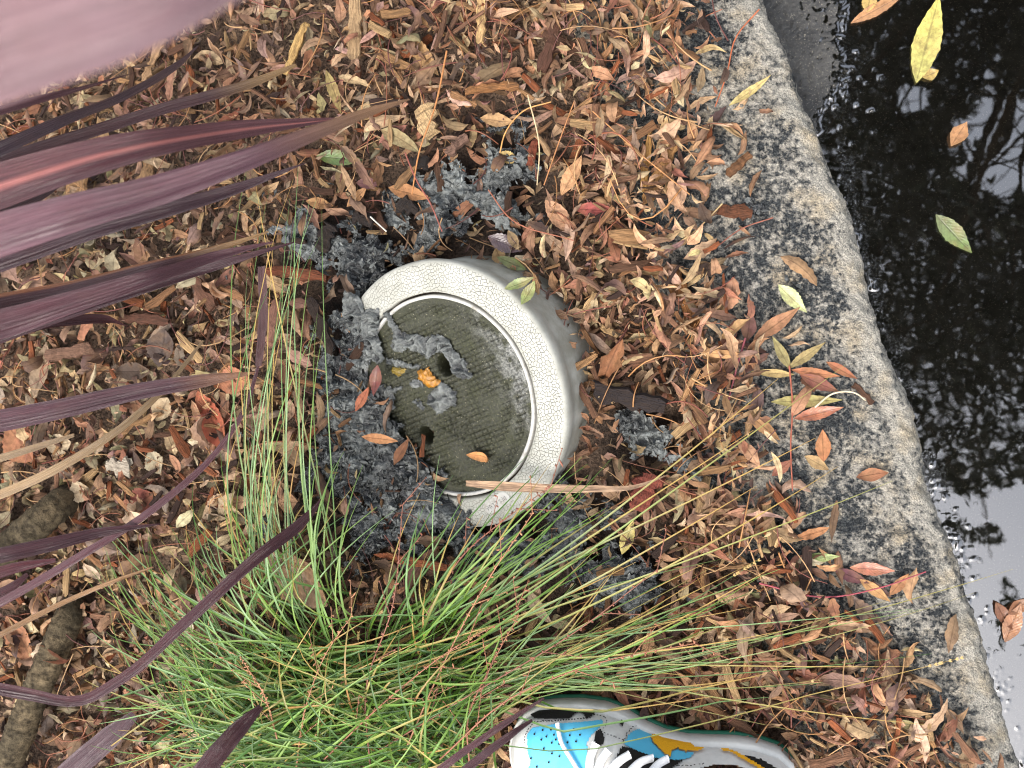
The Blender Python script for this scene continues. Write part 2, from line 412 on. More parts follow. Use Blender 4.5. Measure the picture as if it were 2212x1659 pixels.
# kerb
prof = [(0,-.15),(.001,-.10),(.000,-.06),(.001,-.034),(.003,-.020),(.007,-.011),(.013,-.006),(.022,-.0025),(.036,-.0006),(.08,0),(.13,0),(.18,-.001),(.225,-.002),(.235,-.01),(.24,-.1)]
prof = np.array(prof); sl_ = np.r_[0, np.cumsum(np.hypot(*np.diff(prof, axis=0).T))]
sp = np.arange(0, sl_[-1], .0028); prof = np.stack([np.interp(sp, sl_, prof[:, 0]), np.interp(sp, sl_, prof[:, 1])], -1)
kyf = np.arange(-.66, .66, .0028); kxf = kerb_x(np.arange(-.66-.056, .66+.057, .0028)); kxf = np.convolve(kxf, np.ones(41)/41, 'valid')[:len(kyf)]
kyn = np.linspace(-8, -.67, 90); kyp = np.linspace(.67, 8, 90)
ky = np.r_[kyn, kyf, kyp]; KXX = np.r_[kerb_x(kyn), kxf, kerb_x(kyp)]
S, PR = np.meshgrid(ky, np.arange(len(prof)), indexing='ij')
off = prof[PR, 0]; kz = prof[PR, 1]; arc = sp[PR]
wob = .006*fbm(S*7, S*0+3, 5, 2)
disp = .0032*fbm(S*22, arc*22, 11, 3)+.0022*fbm(S*110, arc*110, 15, 3)+.0016*ridged(S*60, arc*60, 19, 3)
nrm = np.gradient(prof, axis=0); nrm = np.stack([-nrm[:, 1], nrm[:, 0]], -1); nrm /= np.linalg.norm(nrm, axis=1)[:, None]
KX = KXX[:, None]+wob-off*.97+(-nrm[PR, 0])*disp*1.0
KZ = kz+nrm[PR, 1]*disp
KYY = S+off*.30
edge = np.clip(1-np.abs(off-.016)/.026, 0, 1)
edge = np.maximum(edge, .25*np.clip(1-np.abs(off-.05)/.03, 0, 1))+.25*fbm(S*20, arc*20, 77, 2)
obj('kerb', mesh('kerb', np.stack([KX, KYY, KZ], -1), grid_faces(len(ky), len(prof)), M['granite'], col=np.repeat(edge.reshape(-1, 1), 3, 1)), kind='structure', label='rough grey granite kerb stone stained black along its top', category='kerb')
# road + puddle
ZW = -.100
xs = np.arange(.20, .74, .0016); ys = np.arange(-.52, .52, .0016)
X, Y = np.meshgrid(xs, ys, indexing='ij')
px, py = W2P(np.stack([X, Y, np.full_like(X, ZW)], -1))
SH = np.array([(-400,1820),(0,1860),(150,1870),(300,1850),(400,1850),(480,1868),(600,1898),(700,1932),(800,1962),(880,1972),(960,2012),(1060,2045),(1120,2062),(1200,2085),(1300,2120),(1400,2160),(1500,2185),(1600,2215),(2000,2300)], float)
sh = np.interp(py, SH[:, 0], SH[:, 1])+9*fbm(py/38, px*0, 71, 2)
dd = (px-sh)*.00047                                          # metres into the water
slope = np.interp(py, [0, 300, 430, 3000], [.040, .040, .10, .13])
base = -np.clip(dd, -.2, .012)*slope-np.clip(dd-.012, 0, .05)*.045
ag = fbm(X*150, Y*150, 21, 2); ag2 = np.clip(np.maximum(vn(X*170, Y*170, 33), vn(X*95, Y*95, 34)*.8), 0, 1)**2
fade = np.exp(-np.clip(dd, 0, 1)/.05)
zone = .8*np.exp(-(((px-1880)/110)**2+((py-240)/190)**2))+.6*np.exp(-(((px-2150)/170)**2+((py-800)/260)**2))+.75*np.exp(-(((px-2150)/200)**2+((py-1300)/280)**2))+.35
pk = np.clip(zone*ag2*6-1.25, 0, 1.1)
ROAD = ZW+base-.0022-.0022*np.clip((dd-.008)/.03, 0, 1)+.0013*ag+.0024*pk*(1+.75*np.clip((dd-.008)/.03, 0, 1))+0.0014*fbm(X*20, Y*20, 43, 3)*np.where(dd < 0, 1, .35)+.0009*fbm(X*260, Y*260, 47, 2)*np.where(dd < 0, 1, .2)
ROAD += np.where(dd < -.008, .0022*np.clip((-dd-.008)/.02, 0, 1), 0)*np.clip((460-py)/140, 0, 1)
dr = np.exp(-((px-sh+62)/26)**2); ROAD -= .006*dr*np.clip((py-120)/220, 0, 1)
obj('road', mesh('road', np.stack([X, Y, ROAD], -1), grid_faces(len(xs), len(ys)), M['asphalt']), kind='structure', label='wet black asphalt road beside the kerb', category='road')
def strips(rows, z):
    v = []; f = []
    for (ys_, x0, x1) in rows:
        o_ = len(v)
        for y_, a_, b_ in zip(ys_, x0, x1): v += [(a_, y_, z), (b_, y_, z)]
        for i in range(len(ys_)-1): f.append((o_+2*i, o_+2*i+1, o_+2*i+3, o_+2*i+2))
    return v, f
yp_ = np.linspace(.519, 8, 40); yn_ = np.linspace(-8, -.519, 40); ya_ = np.linspace(-8, 8, 80)
v, f = strips([(yp_, np.minimum(kerb_x(yp_)-.02, .735), np.full(40, .736)), (yn_, np.minimum(kerb_x(yn_)-.02, .735), np.full(40, .736)), (ya_, np.maximum(kerb_x(ya_)-.02, .737), np.full(80, 20.))], -.106)
fr = mesh('road_far', v, f, M['asphalt'], smooth=False)
yb_ = np.linspace(1.0, 8, 30); yc_ = np.linspace(-8, -1.0, 30)
v, f = strips([(yb_, np.full(30, -20.), kerb_x(yb_)-.1), (yc_, np.full(30, -20.), kerb_x(yc_)-.1), (np.array([-1., 1.]), np.full(2, -20.), np.full(2, -1.295))], -.022)
obj('soil_margin', mesh('soil_margin', v, f, M['soil'], col=np.array([.6, .6, .6]), smooth=False), kind='structure', label='bare brown soil of the bed beyond the litter', category='ground')
obj('road_surface', fr, kind='structure', label='black asphalt road continuing away from the kerb', category='road')
dep = ZW-ROAD
men = .0011*np.exp(-np.clip(dep, 0, 1)/.00035)
WZ = ZW+men
keepv = (dd > -.09) & (dep > -.004)
F = grid_faces(len(xs), len(ys)); kf = keepv.ravel()[F].all(1)
obj('puddle', mesh('puddle', np.stack([X, Y, WZ], -1), F[kf], M['water']), kind='structure', label='thin dark puddle mirroring branches and pale sky', category='puddle')

# ------------------------------------------------------------------ utility riser
box = bpy.data.objects.new('access_cover', None); scene.collection.objects.link(box); box.matrix_world = RMAT
tag(box, 'tilted round white access cover with mossy concrete lid, half sunk in grey sludge', 'access cover')
def lathe(prof, n=160, wob=0):
    prof = np.array(prof); th = np.linspace(0, 2*np.pi, n, endpoint=False)
    r = prof[None, :, 0]+wob*vn(np.cos(th)*3, np.sin(th)*3, 5)[:, None]
    v = np.stack([r*np.cos(th)[:, None], r*np.sin(th)[:, None], np.tile(prof[None, :, 1], (n, 1))], -1)
    k = len(prof); f = []
    for i in range(n):
        for j in range(k-1): f.append((i*k+j, ((i+1) % n)*k+j, ((i+1) % n)*k+j+1, i*k+j+1))
    return v.reshape(-1, 3), np.array(f)
R = RR
v, f = lathe([(.955*R,-.11),(.955*R,-.034),(.958*R,-.026),(.970*R,-.0225),(.985*R,-.016),(.993*R,-.009),(.990*R,-.0045),(.980*R,-.0018),(.962*R,-.0006),(.94*R,-.0001),(.90*R,0),(.85*R,0),(.80*R,0),(.772*R,-.0002),(.765*R,-.0012),(.762*R,-.004),(.760*R,-.024)], 200, .0008)
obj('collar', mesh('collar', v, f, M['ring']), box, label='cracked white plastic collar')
v, f = lathe([(.763*R,-.010),(.75*R,-.0085),(.738*R,-.0095)], 160, .0004)
obj('groove_dirt', mesh('groove_dirt', v, f, M['soil']), box)
v, f = lathe([(.746*R,-.02),(.746*R,-.0035),(.743*R,-.0018),(.736*R,-.0012),(.724*R,-.0014),(.720*R,-.0022),(.7195*R,-.012)], 160, .0006)
obj('lid_rim', mesh('lid_rim', v, f, M['white']), box)
RL = .7215*R; n = 250
gx = np.linspace(-RL, RL, n); A, B = np.meshgrid(gx, gx, indexing='ij'); rad = np.hypot(A, B)
pit = .0058; stud = np.clip(1.3-1.9*np.maximum(np.abs(np.cos(A*np.pi/pit))**6, np.abs(np.cos(B*np.pi/pit))**6), -.6, .8)
inner = np.where(rad < .93*RL, 1, 0)*np.where(np.abs(rad-.80*RL) < .0035, .2, 1)
H = -.0050+.0026*stud*inner*np.clip(.75+.9*fbm(A*30, B*30, 2, 2), .15, 1.2)+.0005*fbm(A*160, B*160, 4, 2)
strokes = [((951,878),(1008,910)),((938,919),(1000,952)),((1008,910),(996,950)),((956,890),(956,927)),((963,889),(972,925)),((972,925),(978,905)),((978,905),(984,933)),((984,933),(996,912)),((990,925),(992,942))]
for (p, q) in strokes:
    a = lidpx(*p); b = lidpx(*q); ab = b-a
    t = np.clip(((A-a[0])*ab[0]+(B-a[1])*ab[1])/(ab@ab), 0, 1)
    d = np.hypot(A-a[0]-t*ab[0], B-a[1]-t*ab[1]); H -= .0022*np.exp(-(d/.0015)**2)
hole_c = [(lidpx(958, 790), .0125), (lidpx(915, 943), .0105)]
for c, hr in hole_c:
    d = np.hypot(A-c[0], B-c[1]); H = np.where(d < hr, H-.030*np.clip((hr-d)/.0022, 0, 1), H)
F = grid_faces(n, n); kf = (rad.ravel()[F] < RL).all(1)
obj('lid', mesh('lid', np.stack([A, B, H], -1), F[kf], M['lid']), box, label='mossy olive concrete lid with two pick holes')
# raised lettering plate
c0 = lidpx(1073, 1086); tdir = lidpx(1046, 1102)-lidpx(1100, 1070); tdir /= np.linalg.norm(tdir)
ang = math.atan2(tdir[1], tdir[0])
th = np.linspace(0, 2*np.pi, 40, endpoint=False); hw, hh = .0115, .0075
ring2 = np.stack([np.sign(np.cos(th))*hw+hh*np.cos(th), hh*np.sin(th)], -1)
pv = [(x, y, .0001) for x, y in ring2]+[(x*.98, y*.97, .0006) for x, y in ring2]+[(0, 0, .0006)]
pf = [(i, (i+1) % 40, 40+(i+1) % 40, 40+i) for i in range(40)]+[(40+i, 40+(i+1) % 40, 80) for i in range(40)]
plate = obj('nameplate', mesh('nameplate', pv, pf, M['white'], smooth=False), box)
plate.location = (c0[0], c0[1], 0); plate.rotation_euler = (0, 0, ang)
tc = bpy.data.curves.new('lettering', 'FONT'); tc.body = 'BES CON'; tc.size = .0072; tc.extrude = .0005; tc.align_x = 'CENTER'; tc.align_y = 'CENTER'
to = bpy.data.objects.new('tmp', tc); scene.collection.objects.link(to)
bpy.context.view_layer.update()
tm = bpy.data.meshes.new_from_object(to.evaluated_get(bpy.context.evaluated_depsgraph_get())); bpy.data.objects.remove(to)
tm.name = 'lettering'; tm.materials.clear(); tm.materials.append(M['white'])
lt = obj('lettering', tm, plate); lt.location = (0, 0, .0011)

# ------------------------------------------------------------------ sludge
xs = np.arange(-.34, .30, .0016); ys = np.arange(-.30, .32, .0016)
X, Y = np.meshgrid(xs, ys, indexing='ij')
px, py = W2P(np.stack([X, Y, np.zeros_like(X)], -1))
am = sludge_amt(px, py)
t = am*1.25+.80*fbm(X*26, Y*26, 81, 3)+.3*fbm(X*110, Y*110, 85, 2)-.70
rz = ring_z(X, Y); rr = ring_r(X, Y); rdg = ridged(X*30+.4*fbm(X*20, Y*20, 5, 2), Y*44, 91, 4)
t = np.where((rr < .165) & (rz < -.0005+.007*fbm(X*38, Y*38, 123, 3)), np.maximum(t, .12), t)
Zs = .3*(soil(X, Y)+.02)+.002+.010*np.clip(t, 0, .8)+.0042*(rdg-.9)+.0012*fbm(X*170, Y*170, 95, 2)
Zs = np.where((rr < .152) & (rz > Zs-.004) & (rz < .012), np.maximum(Zs, rz+.001+.004*np.clip(t, 0, 1)), Zs)
keepv = (t > 0) & ~((rr < .150) & (rz > .012))
F = grid_faces(len(xs), len(ys)); kf = keepv.ravel()[F].all(1)
tone = np.clip(.27+.9*fbm(X*15, Y*15, 99, 3)+.55*(rdg-.75)-.22*np.clip((py-950)/150, 0, 1)*(px < 1000), .0, 1)[..., None]  # fold shading painted into the colour: crests lighter, valleys darker
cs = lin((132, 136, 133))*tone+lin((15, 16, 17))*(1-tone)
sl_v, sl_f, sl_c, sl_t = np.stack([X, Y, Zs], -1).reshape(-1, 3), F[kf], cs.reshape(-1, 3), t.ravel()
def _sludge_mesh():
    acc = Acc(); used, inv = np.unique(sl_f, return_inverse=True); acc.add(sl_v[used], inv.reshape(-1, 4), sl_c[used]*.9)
    cand = used[(sl_t[used] > .03)]; NS = 3600; pick = rng.choice(cand, NS)
    Ln = rng.uniform(.004, .015, NS); V, uv = leaves(NS, Ln, Ln*rng.uniform(.14, .55, NS), rng.uniform(.3, 1, NS), rng.normal(0, 1.5, NS), rng.normal(0, 1.0, NS), rng.normal(0, 1.4, NS), rng.normal(0, .6, NS), rng.normal(0, 2.4, NS), 4, 6, 0., 1.6)
    V = orient(V, rng.uniform(0, 6.28, NS), rng.normal(0, .2, NS), rng.normal(0, .3, NS))
    tn = np.clip(.08+.85*rng.beta(1.2, 2.4, NS)+.5*(sl_c[pick, 1]-.05)/.2, 0, 1)[:, None]
    ccol = lin((134, 137, 133))*tn+lin((20, 22, 24))*(1-tn)
    W_ = (V+(sl_v[pick]+np.stack([0*Ln, 0*Ln, rng.uniform(-.001, .0025, NS)], -1))[:, None]).reshape(-1, 3)
    acc.add(W_, (grid_faces(6, 4)[None]+(np.arange(NS)*24)[:, None, None]).reshape(-1, 4), np.repeat(ccol, 24, 0))
    return acc.mesh('grey_sludge', M['sludge'])
SLUDGE_LATER = lambda: obj('grey_sludge', _sludge_mesh(), kind='stuff', label='grey fibrous wet sludge spread around the sunken cover', category='sludge')
Q = lambda L: [(777.6+x*.1692, 637.2+y*.1692) for x, y in L]
Q1 = lambda L: [(594+x*.4557, 486+y*.4557) for x, y in L]
def blanket(poly, thick, res=.0011, seed=0, rscale=70, amp=.0022, edge=.004, base=-.0035):
    pp = lidpx(np.array([p[0] for p in poly]), np.array([p[1] for p in poly]), base)
    lo = pp.min(0)-.004; hi = pp.max(0)+.004
    a = np.arange(lo[0], hi[0], res); b = np.arange(lo[1], hi[1], res)
    A, B = np.meshgrid(a, b, indexing='ij')
    d = poly_dist(A+.0018*fbm(A*170, B*170, seed, 2), B+.0018*fbm(A*170, B*170, seed+5, 2), pp)
    rg_ = ridged(A*rscale, B*rscale*1.3, seed+7, 4)
    h = base+.7*thick*(np.clip(d/edge, 0, 1))**.6+amp*1.5*(rg_-.75)*np.clip(d/.003, .1, 1)
    if base < -.002: h = np.where(np.hypot(A, B) > .735*RR, h+.004, h)
    F = grid_faces(len(a), len(b)); kf = (d.ravel()[F] > 0).all(1)
    used, inv = np.unique(F[kf], return_inverse=True)
    V = np.stack([A, B, h], -1).reshape(-1, 3)[used]
    return V, inv.reshape(-1, 4), np.stack([A, B], -1).reshape(-1, 2)[used], rg_.ravel()[used]
clumps = [
 (Q([(320,210),(400,200),(440,330),(530,450),(640,500),(740,490),(830,540),(900,500),(1020,500),(1150,560),(1220,700),(1320,790),(1380,850),(1370,930),(1450,1000),(1440,1060),(1300,1070),(1180,1010),(1150,900),(1100,800),(1050,740),(960,760),(880,820),(820,800),(740,740),(620,690),(560,740),(430,730),(390,640),(430,560),(420,460),(370,370)]), .0045, 'long crumpled grey sludge clump arching over the upper pick hole'),
 (Q([(-40,250),(100,170),(250,160),(265,350),(230,480),(270,600),(330,800),(250,900),(120,800),(40,620),(-30,450)]), .004, 'grey sludge smear across the upper left of the white collar'),
 (Q([(960,1190),(1040,1090),(1130,1140),(1250,1230),(1240,1420),(1150,1440),(1080,1500),(1000,1530),(930,1450),(860,1400),(850,1300),(900,1230)]), .004, 'ragged grey sludge clump fanning out below the yellow lump'),
 (Q([(330,790),(500,815),(680,880),(800,880),(760,950),(640,950),(450,910),(340,900)]), .003, 'dark grey sludge ribbon left of the yellow lump'),
 (Q([(120,1080),(270,1130),(430,1170),(560,1150),(540,1220),(440,1270),(460,1370),(400,1480),(350,1640),(200,1700),(100,1500),(60,1300)]), .004, 'grey sludge clump at the left edge of the concrete lid'),
 (Q([(640,1100),(740,1050),(800,1120),(830,1190),(700,1200),(620,1170)]), .0025, 'small grey sludge flap just below left of the yellow lump'),
 (Q([(660,1350),(720,1310),(790,1350),(830,1440),(810,1500),(720,1410)]), .0028, 'tiny torn scrap of grey sludge between the two pick holes'),
 (Q1([(570,1100),(640,1110),(690,1150),(720,1230),(750,1290),(730,1345),(680,1310),(630,1260),(590,1200)]), .0045, 'grey sludge strip over the lower left edge of the lid'),
 (Q1([(760,1390),(860,1375),(960,1425),(920,1465),(780,1480),(700,1440)]), .005, 'grey sludge pile against the bottom end of the white collar'),
 (Q1([(330,300),(400,330),(430,400),(500,420),(480,520),(430,560),(360,520),(320,420)]), .005, 'grey sludge pile covering the upper left end of the collar')]
for i, (poly, th_, lab) in enumerate(clumps):
    V, F, ab, dd_ = blanket(poly, th_, seed=200+i*31, base=-.0035 if i not in (1, 8, 9) else .0002)
    tone = np.clip(.5+.4*fbm(ab[:, 0]*40, ab[:, 1]*40, 300+i, 2)+.55*(dd_-.8), .05, 1)[:, None]  # crease shade painted in too: wrinkle tops lighter, hollows darker
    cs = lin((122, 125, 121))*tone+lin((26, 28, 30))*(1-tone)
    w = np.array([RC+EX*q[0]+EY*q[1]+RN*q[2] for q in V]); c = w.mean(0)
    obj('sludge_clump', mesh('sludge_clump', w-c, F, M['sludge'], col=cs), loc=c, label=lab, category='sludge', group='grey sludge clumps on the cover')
for i, (poly, th_, colr, lab) in enumerate([
 (Q([(745,940),(880,912),(945,1020),(1035,1070),(1035,1140),(920,1205),(820,1130),(740,1065)]), .007, (166, 110, 20), 'glossy amber yellow lump beside the upper pick hole'),
 (Q([(405,940),(470,905),(605,930),(590,1000),(500,1045),(415,1000)]), .004, (118, 100, 24), 'olive yellow smear left of the glossy amber lump')]):
    V, F, ab, dd_ = blanket(poly, th_, seed=500+i*31, rscale=110, amp=.0015, edge=.006)
    w = np.array([RC+EX*q[0]+EY*q[1]+RN*q[2] for q in V]); c = w.mean(0)
    obj('yellow_lump', mesh('yellow_lump', w-c, F, M['goo'], col=lin(colr)), loc=c, label=lab, category='lump')

# ------------------------------------------------------------------ leaf builder (vectorised over N leaves)
def leaves(N, L, W, shape, curl, curl2, cup, fold, twist, nu=5, nv=9, serr=0., wav=.0, bend=None):
    """local leaves lying along +X, centred; returns (N, nv*nu, 3), (nv*nu, 2)"""
    t = np.linspace(0, 1, nv); u = np.linspace(-1, 1, nu)
    L = L[:, None]; W = W[:, None]
    sh = shape[:, None]
    wp = (np.sin(np.pi*np.clip(t, 0, 1)[None]**(.75+.35*sh)))**(.75+.5*(1-sh))*.5*W
    wp = wp+W*.02
    wp = wp*(1+.18*rng.normal(size=(N, nv))*wav*(t > .05)*(t < .95))
    ang = curl[:, None]*(t-.5)[None]+curl2[:, None]*((t-.5)[None]**2*4-.33)
    if bend is None: bend = rng.normal(0, .35, N)
    yaw = bend[:, None]*(t-.5)[None]*2
    ds = L/(nv-1)
    dx = np.cos(ang)*np.cos(yaw); dy = np.cos(ang)*np.sin(yaw); dz = np.sin(ang)
    T = np.stack([dx, dy, dz], -1)
    C = np.cumsum(T*ds[..., None], 1); C -= C.mean(1, keepdims=True)
    tw = twist[:, None]*(t-.5)[None]
    S0 = np.stack([-np.sin(yaw), np.cos(yaw), np.zeros_like(yaw)], -1)
    N0 = np.cross(T, S0)
    Sd = S0*np.cos(tw)[..., None]+N0*np.sin(tw)[..., None]; Nd = np.cross(T, Sd)
    k = cup[:, None, None]+1e-3
    uu = u[None, None, :]
    wv = wp[:, :, None]*np.ones_like(uu)
    if serr > 0:
        ser = np.where(np.arange(nv) % 2 == 0, 1+serr, 1-serr)[None, :, None]
        wv = wv*np.where(np.abs(uu) > .9, ser, 1)
    a = wv*np.sin(k*uu)/k; b = wv*(1-np.cos(k*uu))/k+np.abs(uu)*wv*np.sin(fold)[:, None, None]
    b = b+wav*.22*wv*np.abs(uu)*np.sin(t[None, :, None]*rng.uniform(8, 18, (N, 1, 1))+rng.uniform(0, 6, (N, 1, 1))+uu*1.5)
    V = C[:, :, None]+Sd[:, :, None]*a[..., None]+Nd[:, :, None]*b[..., None]
    tt, u2 = np.meshgrid(t, u, indexing='ij')
    return V.reshape(N, -1, 3), np.stack([u2.ravel(), tt.ravel()], -1)
def orient_(V): return V
def orient(V, yaw, pitch, roll):
    cy, sy = np.cos(yaw), np.sin(yaw); cp, s_p = np.cos(pitch), np.sin(pitch); cr, sr = np.cos(roll), np.sin(roll)
    Rm = np.stack([np.stack([cy*cp, cy*s_p*sr-sy*cr, cy*s_p*cr+sy*sr], -1),
                   np.stack([sy*cp, sy*s_p*sr+cy*cr, sy*s_p*cr-cy*sr], -1),
                   np.stack([-s_p, cp*sr, cp*cr], -1)], -2)
    return np.einsum('nij,nkj->nki', Rm, V)
SLUDGE_LATER()
PAL = {'tan': (196,146,98), 'orange': (186,118,66), 'brown': (142,94,64), 'pink': (158,112,92), 'dark': (84,58,50), 'straw': (208,174,124), 'grey': (150,128,104), 'rust': (158,84,46), 'purple': (98,64,62), 'olive': (140,124,72), 'pale': (206,184,148)}
WARM = ['tan','orange','brown','pink','dark','straw','rust','purple','olive','grey']
def pick_cols(px, py, N):
    wl = np.array([.25,.18,.23,.11,.07,.06,.04,.02,.02,.02])            # upper litter
    wr = np.array([.22,.24,.19,.10,.06,.07,.06,.05,.02,.0])              # lower right
    ww = np.array([.17,.08,.18,.12,.09,.13,.05,.02,.05,.11])             # left
    keys = np.array([PAL[k] for k in WARM], float)
    out = np.zeros((N, 3)); idx = np.zeros(N, int)
    for i in range(N):
        w = ww if (px[i] < 640 and py[i] > 450) else (wr if (py[i] > 850 and px[i] > 1150) else wl)
        idx[i] = rng.choice(10, p=w/w.sum())
    c = lin(keys[idx]); c = .57*c+.43*c.mean(1, keepdims=True)*np.array([1.05, 1.0, .80]); c = c*rng.uniform(.75, 1.38, (N, 1))*rng.normal(1, .06, (N, 3))
    wet = sludge_amt(px, py, 1.5)
    c = c*(1-.5*np.clip(wet, 0, 1))[:, None]
    return np.clip(c, .004, .8), idx
def sample_sites(N, kind='bed'):
    X = []; Y = []
    while len(X) < N:
        px = rng.uniform(-260, 2300, 4000); py = rng.uniform(-230, 1900, 4000)
        e = litter_edge(py)+rng.normal(0, 34, 4000)
        ok = px < e
        ok &= rng.random(4000) > .80*np.clip(sludge_amt(px, py, 1.25), 0, 1)**.7
        w = P(px, py, 0.0); r = ring_r(w[:, 0], w[:, 1]); z = ring_z(w[:, 0], w[:, 1])
        ok &= ~((r < .160) & (z > .004)) & ~((r < .155) & (z > -.012) & (rng.random(4000) > .25))
        X += list(w[ok, 0]); Y += list(w[ok, 1])
    return np.array(X[:N]), np.array(Y[:N])
def base_z(x, y):
    return np.where(x > kerb_x(y)-.225-.3*0, np.maximum(soil(x, y), .001), soil(x, y))
def batch(N, Lr, Wr, layer, nu, nv, curlS, tiltS, shp=(0, 1), serr=0., wav=.5, site=None, cols=None):
    x, y = sample_sites(N) if site is None else site
    px, py = W2P(np.stack([x, y, np.zeros(N)], -1))
    leftz = (px < 660) & (py > 450)
    L = rng.uniform(*Lr, N); ratio = rng.uniform(*Wr, N)
    ratio = np.where(leftz, ratio*1.5, ratio); L = np.where(leftz, L*.9, L)
    shape = rng.uniform(*shp, N)
    V, uv = leaves(N, L, L*ratio, shape, rng.normal(0, curlS, N), rng.normal(0, curlS*.6, N), rng.normal(0, 1.25, N), np.abs(rng.normal(.3, .4, N)), rng.normal(0, 1.5, N), nu, nv, serr, wav)
    V = orient(V, rng.uniform(0, 2*np.pi, N), rng.normal(0, tiltS, N), rng.normal(0, tiltS*1.2, N)+np.where(rng.random(N) < .4, np.pi, 0))
    z = base_z(x, y)+rng.uniform(*layer, N)
    zmin = V[:, :, 2].min(1)
    ctr = np.stack([x, y, np.maximum(z, base_z(x, y)-zmin*.35)], -1)
    c, idx = (pick_cols(px, py, N)) if cols is None else cols
    return V, ctr, c, idx, uv, px, py
def stuff_mesh(name, parts, mat):
    acc = Acc()
    for (V, ctr, c, idx, uv, px, py, nu, nv) in parts:
        N = len(V); k = nu*nv; W_ = (V+ctr[:, None]).reshape(-1, 3)
        F = (grid_faces(nv, nu)[None]+(np.arange(N)*k)[:, None, None]).reshape(-1, 4)
        luv = np.concatenate([np.tile(uv, (N, 1)), np.repeat(rng.random(N), k)[:, None]], 1)
        acc.add(W_, F, np.repeat(c, k, 0), luv)
    return acc.mesh(name, mat)
b1 = batch(7500, (.007, .022), (.2, .55), (.004, .022), 3, 4, .8, .45)
b0 = batch(6000, (.006, .018), (.15, .5), (.018, .034), 3, 4, 1.0, .5)
b2 = batch(3600, (.022, .046), (.14, .32), (.008, .028), 3, 7, 1.7, .34)
b3 = batch(1000, (.026, .056), (.15, .34), (.018, .036), 5, 11, 1.9, .30, serr=.08, wav=.7)
obj('leaf_litter', stuff_mesh('leaf_litter', [b1+(3, 4), b0+(3, 4), b2+(3, 7), b3+(5, 11)], M['leaf']), kind='stuff', label='deep litter of small brown leaves and leaf scraps', category='leaf litter')
# wood chips: shredded sticks
def chip(L, W, T, seg=7, seed=0):
    r = np.random.default_rng(seed); t = np.linspace(-.5, .5, seg)
    rg = []
    for i, s in enumerate(t):
        e = 1-.45*(abs(s)*2)**6*r.random(); w = W*.5*e*(1+.16*r.normal()); th = T*.5*(1+.2*r.normal())
        oy = .10*W*r.normal(); oz = .12*T*r.normal(); x = s*L+(r.normal()*.04*L if i in (0, seg-1) else 0)
        rg.append([(x+r.normal()*.03*L*(i in (0, seg-1)), oy-w, oz-th*.8), (x, oy-w*.9, oz+th*.7), (x+r.normal()*.05*L*(i in (0, seg-1)), oy+.05*w, oz+th*1.15), (x, oy+w*.92, oz+th*.75), (x+r.normal()*.03*L*(i in (0, seg-1)), oy+w, oz-th*.8)])
    v = np.array(rg).reshape(-1, 3); f = []
    for i in range(seg-1):
        for j in range(5): f.append((i*5+j, (i+1)*5+j, (i+1)*5+(j+1) % 5, i*5+(j+1) % 5))
    f = [tuple(q) for q in f]
    caps = [(0, 1, 2, 4), (2, 3, 4, 4)]
    n = (seg-1)*5
    f += [(0, 1, 2, 3), (n+3, n+2, n+1, n)]
    return v, np.array(f)
WC = [(176,134,92), (150,108,74), (128,92,70), (196,160,114), (96,66,50), (146,84,52), (60,44,40)]
N = 2600; x, y = sample_sites(N); acc = Acc(); px, py = W2P(np.stack([x, y, np.zeros(N)], -1)); wet = np.clip(sludge_amt(px, py, 1.5), 0, 1)
for i in range(N):
    L = rng.choice([1, 1, 1.7])*rng.uniform(.007, .026); v, f = chip(L, L*rng.uniform(.1, .3), rng.uniform(.0015, .004), 4, i)
    a = rng.uniform(0, 6.28); V = orient(v[None], np.array([a]), rng.normal(0, .25, 1), rng.normal(0, .4, 1))[0]
    c = lin(WC[rng.integers(0, 7)])*rng.uniform(.6, 1.1)*(1-.6*wet[i])
    acc.add(V+[x[i], y[i], base_z(x[i], y[i])+rng.uniform(.012, .034)], f, c, v)
obj('wood_shreds', acc.mesh('wood_shreds', M['wood'], False), kind='stuff', label='fine shredded wood mulch mixed through the leaf litter', category='mulch')
# thin stalks and needles
N = 1300; x, y = sample_sites(N); acc = Acc(); SC = [(150,92,66), (126,70,58), (178,128,80), (104,60,54), (190,150,104)]
px, py = W2P(np.stack([x, y, np.zeros(N)], -1)); wet = np.clip(sludge_amt(px, py, 1.5), 0, 1)
def stalk(L, r, bend, rise=.008, n=7):
    t = np.linspace(-.5, .5, n); pth = np.stack([t*L, bend*L*(t*t*4-.3), rise*rng.normal(size=1)*(1-4*t*t)+rise*rng.normal()*t], -1)
    return tube(pth, r*np.linspace(1.2, .7, n), 4)
for i in range(N):
    v, f = stalk(rng.uniform(.02, .075), rng.uniform(.00035, .0008), rng.normal(0, .16))
    a = rng.uniform(0, 6.28); ca, sa = math.cos(a), math.sin(a)
    V = np.stack([v[:, 0]*ca-v[:, 1]*sa+x[i], v[:, 0]*sa+v[:, 1]*ca+y[i], v[:, 2]+base_z(x[i], y[i])+rng.uniform(.022, .038)], -1)
    acc.add(V, f, lin(SC[rng.integers(0, 5)])*rng.uniform(.7, 1.1)*(1-.4*wet[i]))
obj('needle_litter', acc.mesh('needle_litter', M['stem']), kind='stuff', label='thin dry leaf stalks and needles strewn over the litter', category='stalks')

